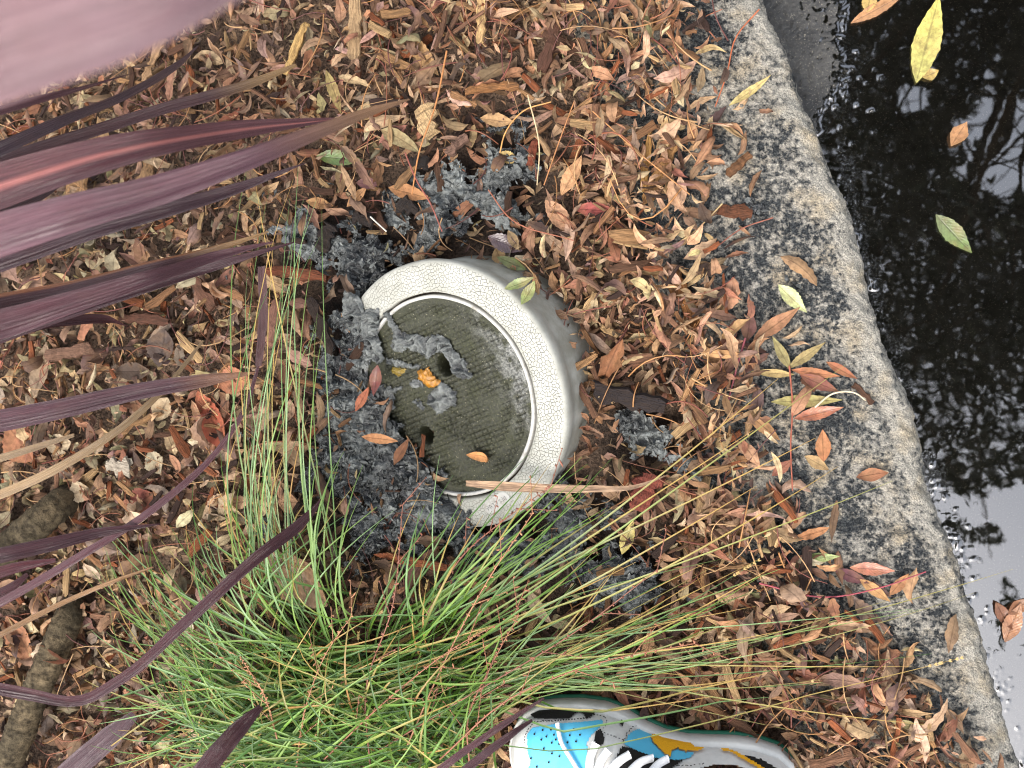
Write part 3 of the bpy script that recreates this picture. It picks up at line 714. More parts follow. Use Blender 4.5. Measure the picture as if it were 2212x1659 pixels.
# ------------------------------------------------------------------ single leaves
def single_leaf(px, py, L, W, angle, colr, lab, z=None, shape=.3, curl=.5, cup=.35, fold=.2, pitch=0., roll=0., twist=.3, mat='leaf', group=None, bend=0., serr=.035, tip=None, name='fallen_leaf', cat='leaf', on_lid=False):
    nu, nv = 5, 21
    V, uv = leaves(1, np.array([L*.00049]), np.array([W*.00049]), np.array([shape]), np.array([curl]), np.array([curl*.3]), np.array([cup]), np.array([fold]), np.array([twist]), nu, nv, serr, .18, np.array([bend]))
    V = orient(V, np.array([math.radians(angle)]), np.array([pitch]), np.array([roll]))
    if on_lid:
        ab = lidpx(px, py); Mx = np.array([EX, EY, RN]); V = V@Mx; c = RC+EX*ab[0]+EY*ab[1]+RN*.004
        V = V[0]
    else:
        V = V[0]
        if z is None:
            w = P(px, py, .012); z = float(base_z(w[0:1], w[1:2])[0]); z = (.026 if z < 0 else .006)+z
            z -= min(V[:, 2].min()+.002, 0)*.7
        c = P(px, py, z)
    col = np.tile(lin(colr), (nu*nv, 1)); col = .82*col+.18*col.mean()
    if tip is not None: col = col*(1-uv[:, 1:2]**1.5)+lin(tip)*uv[:, 1:2]**1.5
    col = np.clip(col*rng.uniform(.9, 1.1), 0, .8)
    luv = np.concatenate([uv, np.full((nu*nv, 1), rng.random())], 1)
    return obj(name, mesh(name, V, grid_faces(nv, nu), M[mat], col, luv), loc=c, label=lab, category=cat, group=group)
G_GREEN, G_YEL, G_OL = (112, 138, 66), (196, 186, 92), (138, 140, 72)
SPEC = [
 (735,342,118,36,-8,(104,132,64),'fresh green leaf lying just below the tip of a purple strap leaf', dict(mat='leaf_fresh', cup=.5, curl=.3)),
 (738,388,74,28,-88,(134,112,70),'brown leaf with a green patch hanging below the fresh green leaf', dict(tip=(130,96,70))),
 (772,425,68,24,42,(188,134,78),'orange tan leaf under the brown half-green leaf', {}),
 (885,417,104,34,-16,(172,116,62),'large smooth tan brown leaf above the grey sludge', dict(curl=.2)),
 (797,396,62,26,-4,(112,72,72),'dusky purple leaf beside the patchy green leaf', {}),
 (692,440,72,26,-12,(196,142,80),'pointed orange leaf at the edge of the dark wet mulch', {}),
 (1099,341,56,27,-20,(204,170,92),'yellow tan leaf half buried at the top of the sludge', {}),
 (1092,527,86,38,-24,(92,74,78),'large dusky purple leaf above the white collar', dict(mat='leaf_wet')),
 (1108,570,78,24,-24,(126,136,72),'olive green curled leaf touching the top of the white collar', dict(mat='leaf_fresh', curl=1.2)),
 (1122,612,66,20,20,(120,140,70),'narrow green leaf lying over the edge of the white collar', dict(mat='leaf_fresh', z=.085)),
 (1142,632,58,24,60,(132,148,76),'broad green leaf curling over the side of the white collar', dict(mat='leaf_fresh', z=.085, curl=1.1)),
 (1078,555,44,30,-70,(178,142,88),'curled tan leaf next to the olive leaves', dict(curl=1.6)),
 (753,702,64,20,-58,(206,150,92),'slim tan leaf standing in sludge left of the lid', {}),
 (812,822,70,28,-98,(112,52,44),'maroon leaf stuck in sludge at the left of the lid', dict(mat='leaf_wet', z=.03)),
 (783,862,64,22,60,(172,92,56),'rust orange leaf below the maroon leaf', dict(z=.026)),
 (1042,985,72,24,-35,(206,140,70),'strongly curled orange leaf on the mossy concrete lid', dict(on_lid=True, curl=2.6, cup=.7)),
 (822,948,88,22,-6,(180,118,64),'orange brown leaf across the sludge by the lower pick hole', dict(z=.03)),
 (868,975,70,22,60,(120,76,46),'dark brown folded leaf beside the lower pick hole', dict(z=.03, fold=.6)),
 (1712,645,80,30,-46,(200,206,130),'pale yellow green leaf on the granite kerb', dict(mat='leaf_fresh', curl=.2)),
 (1677,700,114,30,36,(164,112,74),'long brown leaf pointing at the pale green leaf', dict(curl=.2)),
 (1618,705,62,30,82,(118,78,70),'upright purple brown leaf at the edge of the kerb', {}),
 (1572,730,80,26,70,(140,88,66),'brown leaf beside the big wood chip on the kerb', {}),
 (1545,790,104,32,-58,(168,118,70),'tan brown leaf sloping down at the litter edge', {}),
 (1570,795,80,28,62,(116,78,72),'dusky leaf crossing the tan sloping leaf', {}),
 (1688,762,78,20,118,(152,140,84),'uppermost olive leaf of the star shaped leaf cluster', {}),
 (1742,768,92,20,36,(166,146,88),'olive leaf pointing up right in the star cluster', {}),
 (1668,806,86,17,176,(178,152,88),'olive yellow leaf pointing left in the star cluster', {}),
 (1762,806,96,20,-8,(178,106,62),'orange brown leaf pointing right in the star cluster', {}),
 (1770,828,84,26,-24,(120,66,54),'maroon folded leaf below the star cluster', {}),
 (1818,800,70,18,-30,(160,92,56),'narrow rust leaf at the right of the star cluster', {}),
 (1742,866,140,26,2,(156,146,80),'long olive leaf with a purple tinge lying level on the kerb', {}),
 (1768,892,100,26,14,(162,88,50),'glossy rust leaf under the long olive leaf', dict(mat='leaf_wet')),
 (1778,962,66,30,92,(184,116,64),'orange leaf pointing down in the middle of the kerb', {}),
 (1650,922,86,26,-40,(186,136,82),'tan leaf with pointed tip below the cream scrap', {}),
 (1516,884,52,44,-20,(222,190,146),'cream coloured leaf scrap near the litter edge', dict(shape=.8)),
 (1598,995,80,20,10,(190,136,84),'tightly rolled tan leaf beside the kerb', dict(curl=4.2, pitch=.5)),
 (1690,1010,54,22,40,(164,98,74),'pink brown leaf lying under a straw stem', {}),
 (1765,1000,60,24,-30,(172,140,88),'tan curled leaf where the straw stems cross', dict(curl=1.4)),
 (1885,1025,70,26,10,(158,100,64),'curled brown leaf near the front edge of the kerb', dict(curl=1.6)),
 (1770,1205,80,20,8,(176,196,110),'pale lime leaf among the straw stems', dict(mat='leaf_fresh')),
 (1890,1275,72,22,-36,(200,146,82),'golden tan leaf beside the wet rust leaf on the kerb', {}),
 (1942,1262,58,20,52,(176,118,70),'brown leaf standing on its tip on the kerb', {}),
 (1884,1229,86,26,-2,(182,104,72),'wet rust pink leaf on the lower kerb', dict(mat='leaf_wet')),
 (1840,1245,70,24,-20,(104,58,68),'plum coloured leaf under the pale lime leaf', {}),
 (1661,1155,46,20,-64,(122,150,72),'small green leaf at the litter edge on the kerb', dict(mat='leaf_fresh')),
 (1356,1160,78,28,72,(206,186,88),'yellow leaf with red spots in the dark sludge', dict(mat='leaf_fresh')),
 (1292,1461,46,26,-70,(120,152,72),'small bright green leaf between grass blades', dict(mat='leaf_fresh', z=.035)),
 (648,1250,184,104,-38,(196,150,106),'huge wrinkled wet tan leaf behind the grass tuft', dict(shape=.9, curl=.5, cup=.7, mat='leaf_wet', z=.03)),
 (457,908,156,66,-64,(178,84,50),'large brick red leaf under thin grass stems', dict(shape=.8)),
 (504,822,86,66,10,(184,112,74),'broad orange leaf above the brick red leaf', dict(shape=.8)),
 (47,958,116,96,-50,(176,110,70),'broad orange brown leaf at the left border', dict(shape=.8)),
 (351,752,92,72,80,(96,80,72),'dark grey brown broad leaf beside the straw strip', dict(shape=.8)),
 (288,802,104,44,0,(84,68,56),'dark withered leaf below the purple straps', dict(shape=.7)),
 (90,798,144,52,74,(156,130,100),'long grey tan leaf standing under the purple straps', {}),
 (308,1080,72,62,30,(128,62,46),'dark red crumpled leaf at the left', dict(shape=.8)),
 (129,960,74,52,10,(206,182,142),'pale oval leaf next to the broad orange brown leaf', dict(shape=.8)),
 (351,884,66,56,60,(196,170,128),'pale oval leaf under the straw strip', dict(shape=.9)),
 (336,998,64,52,-60,(172,160,128),'grey green oval leaf in the left litter', dict(shape=.8)),
 (172,1062,62,54,20,(184,162,126),'round pale leaf near the ringed stem', dict(shape=.9)),
 (45,1382,140,70,-56,(178,118,78),'large brown leaf propped against the ringed stem', dict(shape=.6)),
 (405,1355,62,40,-70,(200,184,150),'pale cream leaf beside the grass tuft', dict(shape=.7)),
 (478,1095,110,60,30,(190,158,120),'broad pale tan leaf behind thin grass stems', dict(shape=.8)),
 (560,905,100,56,50,(172,138,104),'wide grey tan leaf beside the dark mulch', dict(shape=.7)),
 (624,1085,54,50,0,(190,142,100),'tan square leaf scrap at the sludge edge', dict(shape=.9)),
 (1620,197,104,18,34,(196,174,100),'narrow yellow leaf with purple middle on the kerb', dict(curl=.8)),
 (1286,453,92,30,-4,(168,74,66),'crimson leaf with yellow blotch in the litter', {}),
 (1210,470,100,40,-50,(192,140,98),'large toothed tan leaf right of the sludge', {}),
 (1235,380,96,34,62,(204,150,96),'tall tan toothed leaf right of the sludge top', {}),
 (914,120,128,36,-52,(198,150,88),'big golden leaf near the top of the litter', {}),
 (850,290,76,34,28,(166,106,86),'pink brown toothed leaf above the dark mulch', {}),
 (1075,260,80,30,-10,(190,146,90),'curved tan leaf in the upper litter', {}),
 (722,200,110,26,-70,(170,146,80),'olive tan leaf above the purple leaf tips', {}),
 (1110,520,52,22,-60,(150,124,84),'brown leaf wedged behind the dusky purple leaf', {}),
]
for (px, py, L, W, a, c, lab, kw) in SPEC:
    single_leaf(px, py, L, W, a, c, lab, **kw)
FLOAT = [
 (2004,85,192,56,76,(186,178,84),'large yellow leaf floating on the puddle', dict(tip=(196,184,96))),
 (1897,18,128,28,26,(184,128,74),'wet tan leaf at the top edge of the puddle', dict(mat='leaf_wet')),
 (1878,2,50,30,80,(206,170,76),'small yellow leaf behind the wet tan leaf', {}),
 (2010,160,40,26,20,(196,164,76),'tiny curled yellow leaf under the floating yellow leaf', dict(curl=1.5)),
 (2071,290,62,34,58,(192,136,80),'folded tan leaf floating alone on the puddle', dict(fold=.9, curl=.8)),
 (2060,505,112,40,-50,(128,142,90),'grey green leaf floating in the middle of the puddle', dict(tip=(112,136,70))),
 (2188,1345,90,36,70,(170,112,66),'brown leaf lying at the wet right border', dict(mat='leaf_wet')),
 (2168,1330,70,26,-60,(150,92,54),'rust leaf leaning by the wet right border', dict(curl=1.2)),
 (2205,1310,70,26,30,(164,104,60),'arched brown leaf at the right border over the puddle', dict(curl=1.8)),
]
for (px, py, L, W, a, c, lab, kw) in FLOAT:
    kw = {**dict(mat='leaf_fresh', z=ZW+.003, curl=.15, cup=.15, fold=.08, twist=.1), **kw}
    single_leaf(px, py, L, W, a, c, lab, **kw)
# the most visible ordinary leaves of the litter
nI = 200
V, ctr, c, idx, uv, px, py = batch(nI, (.030, .060), (.18, .34), (.030, .042), 5, 13, 1.7, .24, serr=.07, wav=.6)
CN = {'tan': 'tan', 'orange': 'orange brown', 'brown': 'mid brown', 'pink': 'pinkish brown', 'dark': 'dark brown', 'straw': 'straw coloured', 'rust': 'rust coloured', 'purple': 'purple brown', 'olive': 'olive', 'grey': 'grey brown'}
LM = [(735,342,'fresh green leaf'),(885,417,'large smooth brown leaf'),(1096,528,'dusky purple leaf'),(925,262,'pale wood chunk'),(1432,362,'long pale wood strip'),(1478,645,'thick brown bark strip'),(1362,862,'black wet wood block'),
 (1390,1062,'brick red bark chunk'),(1286,453,'crimson leaf'),(1235,380,'tall toothed tan leaf'),(914,120,'big golden leaf'),(1040,35,'bright wood strip at the top'),(765,62,'pale upright wood strip'),(1190,90,'dark bark strip'),(1370,150,'long thin twig'),
 (457,908,'brick red leaf'),(504,822,'broad orange leaf'),(47,958,'broad leaf at the left border'),(351,752,'dark broad leaf'),(90,798,'long grey tan leaf'),(308,1080,'dark red leaf'),(165,400,'wide tan wood chip'),(320,355,'tan wood strip'),(648,1250,'huge wrinkled leaf'),
 (1356,1160,'yellow leaf in sludge'),(1516,884,'cream leaf scrap'),(1598,995,'rolled tan leaf'),(1770,1205,'pale lime leaf'),(1700,1330,'dark split bark'),(1292,1461,'small bright green leaf'),(1705,790,'star shaped leaf cluster'),(1592,455,'dark chip on the kerb'),
 (1712,645,'pale yellow green leaf'),(1620,197,'narrow yellow leaf'),(1661,1155,'small green leaf on the kerb'),(1778,962,'orange leaf on the kerb'),(1943,1262,'brown leaf on its tip'),(1450,1590,'sneaker'),(120,1400,'ringed stem'),(722,200,'olive tan leaf'),(640,100,'split straw stem'),(330,130,'tan stick'),(648,592,'reddish root piece'),(430,620,'brown bark strip'),(1885,1025,'curled brown leaf by the kerb edge')]
seen_l = {}
ORD = ['nearest', 'second nearest', 'third nearest', 'fourth nearest', 'fifth nearest', 'sixth nearest', 'seventh nearest', 'eighth nearest', 'ninth nearest', 'tenth nearest']
def near_labels(px, py, idx, word):
    n = len(px); out = [None]*n; ga = {}
    for i in range(n):
        d = [math.hypot(px[i]-a, py[i]-b) for a, b, c in LM]; j = int(np.argmin(d)); dx = px[i]-LM[j][0]; dy = py[i]-LM[j][1]
        rel = ('right of' if dx > 0 else 'left of') if abs(dx) > abs(dy) else ('below' if dy > 0 else 'above')
        ga.setdefault((CN[WARM[idx[i]]], rel, j), []).append((d[j], i))
    for (cn, rel, j), L in ga.items():
        L.sort()
        if len(L) == 1: out[L[0][1]] = f'{word} {cn} leaf {rel} the {LM[j][2]}'
        else:
            for k, (_, i) in enumerate(L): out[i] = f'{word} {cn} leaf, {ORD[min(k, 9)]} {rel} the {LM[j][2]}'
    return out
def zone(px, py):
    if px < 640: return 'in the left litter under the purple straps' if py > 450 else 'in the upper left litter'
    if py < 560: return 'in the litter above the white cover'
    if px > 1230: return 'in the litter between cover and kerb'
    return 'in the litter below the white cover'
labs = near_labels(px, py, idx, 'curled')
for i in range(nI):
    lab = labs[i]
    luv = np.concatenate([uv, np.full((len(uv), 1), rng.random())], 1)
    obj('fallen_leaf', mesh('fallen_leaf', V[i], grid_faces(13, 5), M['leaf'], c[i], luv), loc=ctr[i], label=lab, category='leaf', group='curled fallen leaves '+zone(px[i], py[i]))
# loose leaves on the bare kerb
nK = 75
kpy = rng.uniform(150, 1640, nK); kpx = litter_edge(kpy)+rng.exponential(70, nK)+10
exk = np.interp(kpy, KE[:, 1], KE[:, 0]); sel = kpx < exk-20; kpx, kpy = kpx[sel], kpy[sel]
w = P(kpx, kpy, .003); nK = len(w)
V, ctr, c, idx, uv, px, py = batch(nK, (.018, .048), (.2, .38), (.002, .006), 5, 13, 1.3, .2, serr=.08, site=(w[:, 0], w[:, 1]))
labs = near_labels(px, py, idx, 'loose')
for i in range(nK):
    lab = labs[i]
    luv = np.concatenate([uv, np.full((len(uv), 1), rng.random())], 1)
    cc = ctr[i].copy(); cc[2] = .003-V[i][:, 2].min()*.8
    obj('fallen_leaf', mesh('fallen_leaf', V[i], grid_faces(13, 5), M['leaf'], c[i], luv), loc=cc, label=lab, category='leaf', group='loose leaves on the granite kerb')

# ------------------------------------------------------------------ single wood chips and stalks
CHIPS = [
 (925,262,62,48,-60,(198,166,122),10,'pale weathered wood chunk in the upper litter'),(985,315,62,20,32,(120,92,78),10,'grey brown twig stub beside the pale chunk'),
 (1432,362,136,28,66,(198,150,98),5,'long pale split wood strip near the kerb'),(1398,345,120,14,84,(206,158,96),3,'thin straw coloured wood sliver beside the pale strip'),
 (1338,385,170,16,-66,(170,134,100),4,'long slim grey tan stick right of the sludge'),(1592,455,78,27,-4,(104,64,44),6,'dark wet wood chip on the upper kerb'),
 (1596,355,62,20,42,(112,78,52),5,'brown splinter lying on the upper kerb'),(1478,645,160,38,-68,(152,104,64),8,'thick brown bark strip at the litter edge'),
 (1362,862,150,40,-12,(40,36,38),9,'black wet wood block right of the cover'),(648,592,150,26,-8,(118,66,44),9,'reddish brown root piece left of the cover'),
 (692,700,140,28,-66,(40,33,31),8,'black rotten wood slab left of the lid'),(765,62,150,30,86,(178,146,108),5,'pale upright wood strip at the upper left'),
 (1040,35,110,22,88,(208,170,118),5,'bright tan wood strip at the top border'),(1190,90,130,26,70,(88,58,46),7,'dark bark strip in the upper litter'),
 (1390,1062,80,54,70,(128,66,54),10,'brick red bark chunk below the cover'),(1150,330,60,18,80,(120,62,44),5,'small reddish splinter above the sludge'),
 (705,512,60,36,60,(36,32,32),7,'black wet bark flake in the sludge'),(785,475,50,28,-10,(38,34,34),5,'black bark flake above the sludge'),
 (880,448,52,30,-30,(36,33,33),5,'charcoal dark bark flake under the tan leaf'),(905,350,46,28,-6,(34,31,31),5,'black wood piece under the twig stub'),
 (165,400,96,52,80,(170,130,90),6,'wide tan wood chip between the purple straps'),(320,355,110,36,72,(168,130,92),5,'tan wood strip below the dark strap leaf'),
 (255,1010,60,40,-10,(176,164,146),5,'pale grey wood flake in the left litter'),(310,690,150,22,-6,(96,62,48),5,'dark brown bark strip under the straps'),
 (430,620,120,30,-50,(108,74,58),6,'brown bark strip below the strap tips'),(590,700,110,34,78,(140,100,84),6,'pinkish bark slab left of the sludge'),
 (150,760,120,34,8,(126,94,76),6,'grey brown bark flake under the straps'),(1000,215,70,16,-30,(160,118,80),4,'tan splinter in the upper litter'),
 (1060,190,110,18,4,(150,104,64),5,'level brown wood sliver in the upper litter'),(1370,150,150,13,-82,(124,88,68),4,'long thin grey brown twig near the top'),
 (900,1215,170,16,-6,(146,84,54),5,'reddish brown twig below the cover'),(1030,1265,90,14,-12,(190,140,100),4,'bare tan twig below the cover'),
 (1700,1330,150,40,-20,(88,66,52),6,'dark split bark under the straw stems'),(1740,1440,90,26,10,(104,74,56),5,'brown bark piece in the lower right litter'),
 (560,1290,110,30,-52,(170,124,88),5,'tan wood strip beside the grass tuft'),(1650,1215,100,20,62,(60,46,42),5,'dark wood strip beside the kerb'),
 (1745,830,36,10,-40,(92,60,44),3,'small brown splinter below the star cluster'),(1865,850,60,12,-45,(84,58,44),3,'short dark splinter near the kerb edge'),
 (330,130,110,22,60,(172,136,100),4,'tan stick below the blurred leaf'),(640,100,120,20,64,(196,158,100),4,'straw coloured split stem at the strap tip'),
]
for i, (px, py, L, W, a, c, th_, lab) in enumerate(CHIPS):
    L, W, T = L*.00049, W*.00049, th_*.0008; ns = 10
    v, f = chip(L, W, T, ns, 900+i)
    V = orient(v[None], np.array([math.radians(a)]), np.array([rng.normal(0, .07)]), np.array([rng.normal(0, .15)]))[0]
    w = P(px, py, .01); bz = float(base_z(w[0:1], w[1:2])[0]); z = bz+(.030 if bz < 0 else .001)+T*.5
    obj('wood_chip', mesh('wood_chip', V, f, M['wood'], lin(c), v, False), loc=P(px, py, z), label=lab, category='wood chip')
def px_tube(pts, r0, r1, colr, lab, name='dry_stalk', cat='stalk', zs=None, z=.036, n=14, jit=0):
    pts = np.array(pts, float)
    zz = np.full(len(pts), z) if zs is None else np.array(zs)
    w = np.array([P(a, b, c) for (a, b), c in zip(pts, zz)]); c0 = w.mean(0)
    pth = catmull(w-c0, n); v, f = tube(pth, np.linspace(r0, r1, n), 6)
    return obj(name, mesh(name, v, f, M['stem'], lin(colr)), loc=c0, label=lab, category=cat)
px_tube([(965,110),(940,230),(905,330),(890,420)], .0011, .0008, (178,120,70), 'long curved tan stalk crossing the upper litter')
px_tube([(875,330),(900,390),(930,440),(955,500)], .0009, .0007, (140,78,66), 'reddish stalk slanting above the sludge')
px_tube([(1080,330),(1090,290),(1130,240),(1190,220)], .0008, .0007, (190,140,80), 'tan arching stalk at the top of the sludge')
px_tube([(1175,400),(1210,300),(1240,220)], .0007, .0006, (170,116,72), 'thin stalk right of the sludge top')
px_tube([(1280,240),(1380,330),(1490,420)], .0007, .0006, (176,124,76), 'thin slanting stalk left of the kerb')
px_tube([(1550,90),(1520,40),(1560,20)], .0007, .0006, (150,96,70), 'short bent stalk at the top of the kerb', z=.006)
px_tube([(1640,20),(1590,80),(1570,160),(1545,230)], .0008, .0007, (172,96,62), 'curved rust stalk on the upper kerb', z=.006)
px_tube([(1560,440),(1500,500),(1440,540)], .0008, .0007, (186,158,112), 'pale stalk spanning litter and kerb', z=.012)
px_tube([(1670,470),(1600,495),(1540,540)], .0008, .0006, (128,76,60), 'brown stalk on the kerb below the dark wood chip', z=.008)
px_tube([(1705,790),(1712,880),(1708,960),(1712,1060)], .0009, .0007, (150,82,62), 'long reddish stalk running down from the star cluster', z=.010)
px_tube([(1610,730),(1590,800),(1570,880)], .0012, .0008, (124,62,70), 'plum coloured leaf stalk under the upright purple leaf', z=.02)
px_tube([(1760,880),(1800,850),(1850,850),(1870,865)], .0010, .0007, (210,190,160), 'pale arched stalk at the end of the long olive leaf', z=.012)
px_tube([(1640,1260),(1780,1290),(1900,1270),(2000,1235)], .0009, .0006, (150,64,74), 'thin crimson stalk across the lower litter', z=.03)
px_tube([(800,468),(815,482),(835,500)], .0009, .0008, (200,196,184), 'short white stick in the dark mulch above the cover', name='white_stick', cat='stick')
px_tube([(1140,205),(1165,320),(1160,400)], .0008, .0006, (205,180,140), 'pale dry stalk in the upper right litter')
px_tube([(1055,410),(1100,470),(1240,520)], .0007, .0006, (150,90,66), 'thin rust stalk above the dusky purple leaf')

# ------------------------------------------------------------------ strap-leaved plant
def strap(pts, widths, colr, zs, tipcol=None, midcol=None, keel=.25, n=44, nu=9, twist=None, edgecol=None):
    pts = np.array(pts, float)
    w = np.array([P(a, b, c) for (a, b), c in zip(pts, zs)])
    dist = np.linalg.norm(w-CAM, axis=1)
    ww = np.array(widths)*dist/FPX
    pth = catmull(w, n); T_ = chord(w)
    wd = np.interp(np.linspace(0, T_[-1], n), T_, ww); wd = np.maximum(wd, .0006)
    tg = np.gradient(pth, axis=0); tg /= np.linalg.norm(tg, axis=1)[:, None]
    sd_ = np.cross(np.array([0, 0, 1.0]), tg); sd_ /= np.linalg.norm(sd_, axis=1)[:, None]+1e-9
    nn = np.cross(tg, sd_)
    tw = np.zeros(n) if twist is None else np.interp(np.linspace(0, 1, n), np.linspace(0, 1, len(twist)), twist)
    s2 = sd_*np.cos(tw)[:, None]+nn*np.sin(tw)[:, None]; n2 = np.cross(tg, s2)
    u = np.linspace(-1, 1, nu)
    prof = -keel*(1-np.abs(u))+.06*np.cos(u*9)
    V = pth[:, None]+s2[:, None]*(u[None, :, None]*wd[:, None, None]*.5)+n2[:, None]*(prof[None, :, None]*wd[:, None, None]*.5)
    V[..., 2] += .0015*vn(np.linspace(0, 9, n)[:, None]+u*.3, u[None]+0*np.linspace(0, 1, n)[:, None], rng.integers(999))
    cl_ = lin(colr); cl_ = cl_*np.array([.66, .38, .42]) if colr[0] < 160 else cl_
    c = np.tile(cl_, (n, nu, 1)); t = np.linspace(0, 1, n)[:, None, None]
    if midcol is not None: c = np.where((np.abs(u) < .17)[None, :, None], lin(midcol), c)
    if edgecol is not None: c = np.where((u > .7)[None, :, None], lin(edgecol), c)
    if tipcol is not None: k = np.clip((t-.80)/.14, 0, 1); c = c*(1-k)+lin(tipcol)*k
    L_ = np.linalg.norm(np.diff(pth, axis=0), axis=1).sum()
    tt, uu = np.meshgrid(np.linspace(0, L_*10, n), u, indexing='ij')
    luv = np.stack([uu, tt, np.full_like(uu, rng.random()*9)], -1)
    return V.reshape(-1, 3), grid_faces(n, nu), c.reshape(-1, 3), luv.reshape(-1, 3)
PB = P(-420, 780, .0)
plant = bpy.data.objects.new('strap_leaf_plant', None); scene.collection.objects.link(plant); plant.location = PB
tag(plant, 'purple strap-leaved plant reaching in from the left with long arching leaves', 'plant')
PUR, GPU, RED, DRK = (104,62,66), (128,98,104), (112,48,52), (66,38,44)
STR = [  # points, widths(px), colour, heights, extras
 ([(-420,250),(-180,150),(60,70),(300,-5),(560,-95)], [150,215,225,205,120], (162,126,130), [.62,.76,.80,.80,.78], dict(label='blurred purple leaf closest to the lens', keel=.1)),
 ([(-420,460),(-100,268),(120,205),(300,155)], [30,24,18,3], PUR, [.3,.42,.36,.28], {}),
 ([(-420,560),(-60,350),(130,262),(270,205),(380,140),(428,98)], [34,34,32,30,30,3], (70,52,62), [.3,.30,.24,.17,.10,.05], {}),
 ([(-420,600),(-60,372),(160,296),(360,232),(540,180),(640,140)], [28,27,27,25,22,9], (98,70,66), [.3,.26,.22,.16,.10,.06], dict(tipcol=(190,150,96))),
 ([(-420,560),(-80,430),(0,400),(110,364),(310,312),(510,280),(740,255)], [85,86,88,80,62,44,3], (118,76,78), [.3,.40,.40,.40,.37,.31,.24], dict(midcol=(206,122,112), keel=.2, label='wide wine red leaf with a pink midrib')),
 ([(-420,660),(-90,535),(0,506),(170,455),(340,410),(510,352),(684,284),(800,240),(885,214)], [84,86,84,76,64,52,36,22,3], (140,118,126), [.3,.46,.46,.45,.42,.39,.34,.30,.27], dict(tipcol=(176,132,92), keel=.25, label='wide silvery purple leaf with a dry tan tip')),
 ([(-420,720),(-60,580),(60,540),(205,490),(340,455),(480,417),(660,352)], [46,50,48,46,38,28,2], (78,52,60), [.3,.34,.33,.31,.28,.24,.2], {}),
 ([(-420,480),(-80,480),(60,432),(150,386)], [44,40,32,10], (88,62,62), [.3,.28,.24,.2], {}),
 ([(-420,760),(-60,668),(0,654),(156,623),(312,580),(470,537),(580,500)], [40,38,36,32,26,16,3], (92,62,64), [.3,.30,.29,.27,.24,.19,.16], dict(edgecol=(160,98,52), tipcol=(196,152,96), label='purple leaf with a rusty orange edge')),
 ([(-420,800),(-60,715),(0,700),(156,652),(312,603),(470,552),(590,522)], [64,62,58,44,34,22,2], (112,80,88), [.3,.33,.32,.30,.27,.21,.18], {}),
 ([(-420,820),(-60,745),(100,690),(280,630),(470,572),(640,522)], [34,32,28,28,20,3], (90,56,64), [.3,.28,.26,.22,.16,.12], {}),
 ([(-420,760),(20,715),(150,692),(230,690),(275,705)], [20,24,22,18,2], (84,40,46), [.3,.22,.16,.12,.09], {}),
 ([(-420,930),(-60,918),(120,885),(300,845),(440,822),(552,804)], [44,44,40,34,28,3], (106,82,90), [.3,.24,.22,.18,.14,.1], dict(tipcol=(180,130,96))),
 ([(-420,1180),(-40,1085),(130,1008),(260,925),(350,845),(400,785),(440,735)], [16,18,18,16,15,13,6], (206,172,126), [.2,.24,.22,.18,.14,.1,.07], dict(label='dry straw coloured leaf strip')),
 ([(-300,1060),(0,990),(90,962),(160,940)], [16,15,13,7], (204,172,130), [.1,.09,.07,.05], dict(label='short dry straw coloured leaf strip')),
 ([(-420,1240),(-40,1208),(100,1178),(220,1150),(345,1132)], [30,30,28,20,2], (86,44,54), [.25,.24,.2,.16,.12], {}),
 ([(-420,1500),(-40,1325),(150,1215),(330,1100),(460,985),(530,880),(558,790)], [17,16,16,15,13,11,8], (122,94,98), [.1,.16,.15,.13,.1,.08,.06], {}),
 ([(558,790),(568,680),(565,575)], [16,22,18], (118,102,92), [.05,.045,.04], dict(label='grey brown dry leaf strip standing among grass stems')),
 ([(-420,1520),(-60,1480),(60,1500),(150,1516),(260,1468),(400,1345),(560,1200),(650,1130),(705,1068)], [22,22,24,20,20,22,26,24,3], (90,50,58), [.2,.2,.19,.18,.19,.2,.17,.13,.1], dict(keel=.7, label='long folded wine red leaf crossing the grass')),
 ([(380,1760),(460,1640),(520,1570),(565,1525)], [46,42,34,12], (84,40,46), [.3,.3,.28,.26], dict(keel=.6)),
 ([(60,1760),(170,1650),(240,1590),(290,1545)], [48,44,42,18], (100,84,88), [.06,.06,.055,.05], {}),
 ([(880,1720),(980,1640),(1080,1570),(1175,1508)], [15,15,13,5], (104,70,74), [.22,.23,.22,.2], {}),
 ([(920,1760),(1010,1660),(1100,1590),(1150,1555)], [20,18,15,6], (88,54,60), [.2,.21,.2,.18], {}),
 ([(-420,1280),(-60,1255),(40,1225),(120,1210)], [26,24,20,8], (116,50,58), [.12,.1,.08,.07], {}),
 ([(-420,1330),(-60,1300),(30,1265),(60,1240)], [20,20,18,8], (106,46,54), [.1,.09,.08,.07], {}),
 ([(-420,1480),(-40,1390),(140,1300),(260,1250),(330,1225)], [11,11,10,8,4], (180,138,92), [.14,.15,.13,.12,.1], dict(label='thin dry tan leaf strip')),
]
for (pts, wds, colr, zs, kw) in STR:
    kw = dict(kw); lab = kw.pop('label', None)
    V, F, c, l = strap(pts, wds, colr, zs, **kw)
    o = obj('leaf', mesh('leaf', V-PB, F, M['strap'], c, l), plant)
    if lab: o['label'] = lab
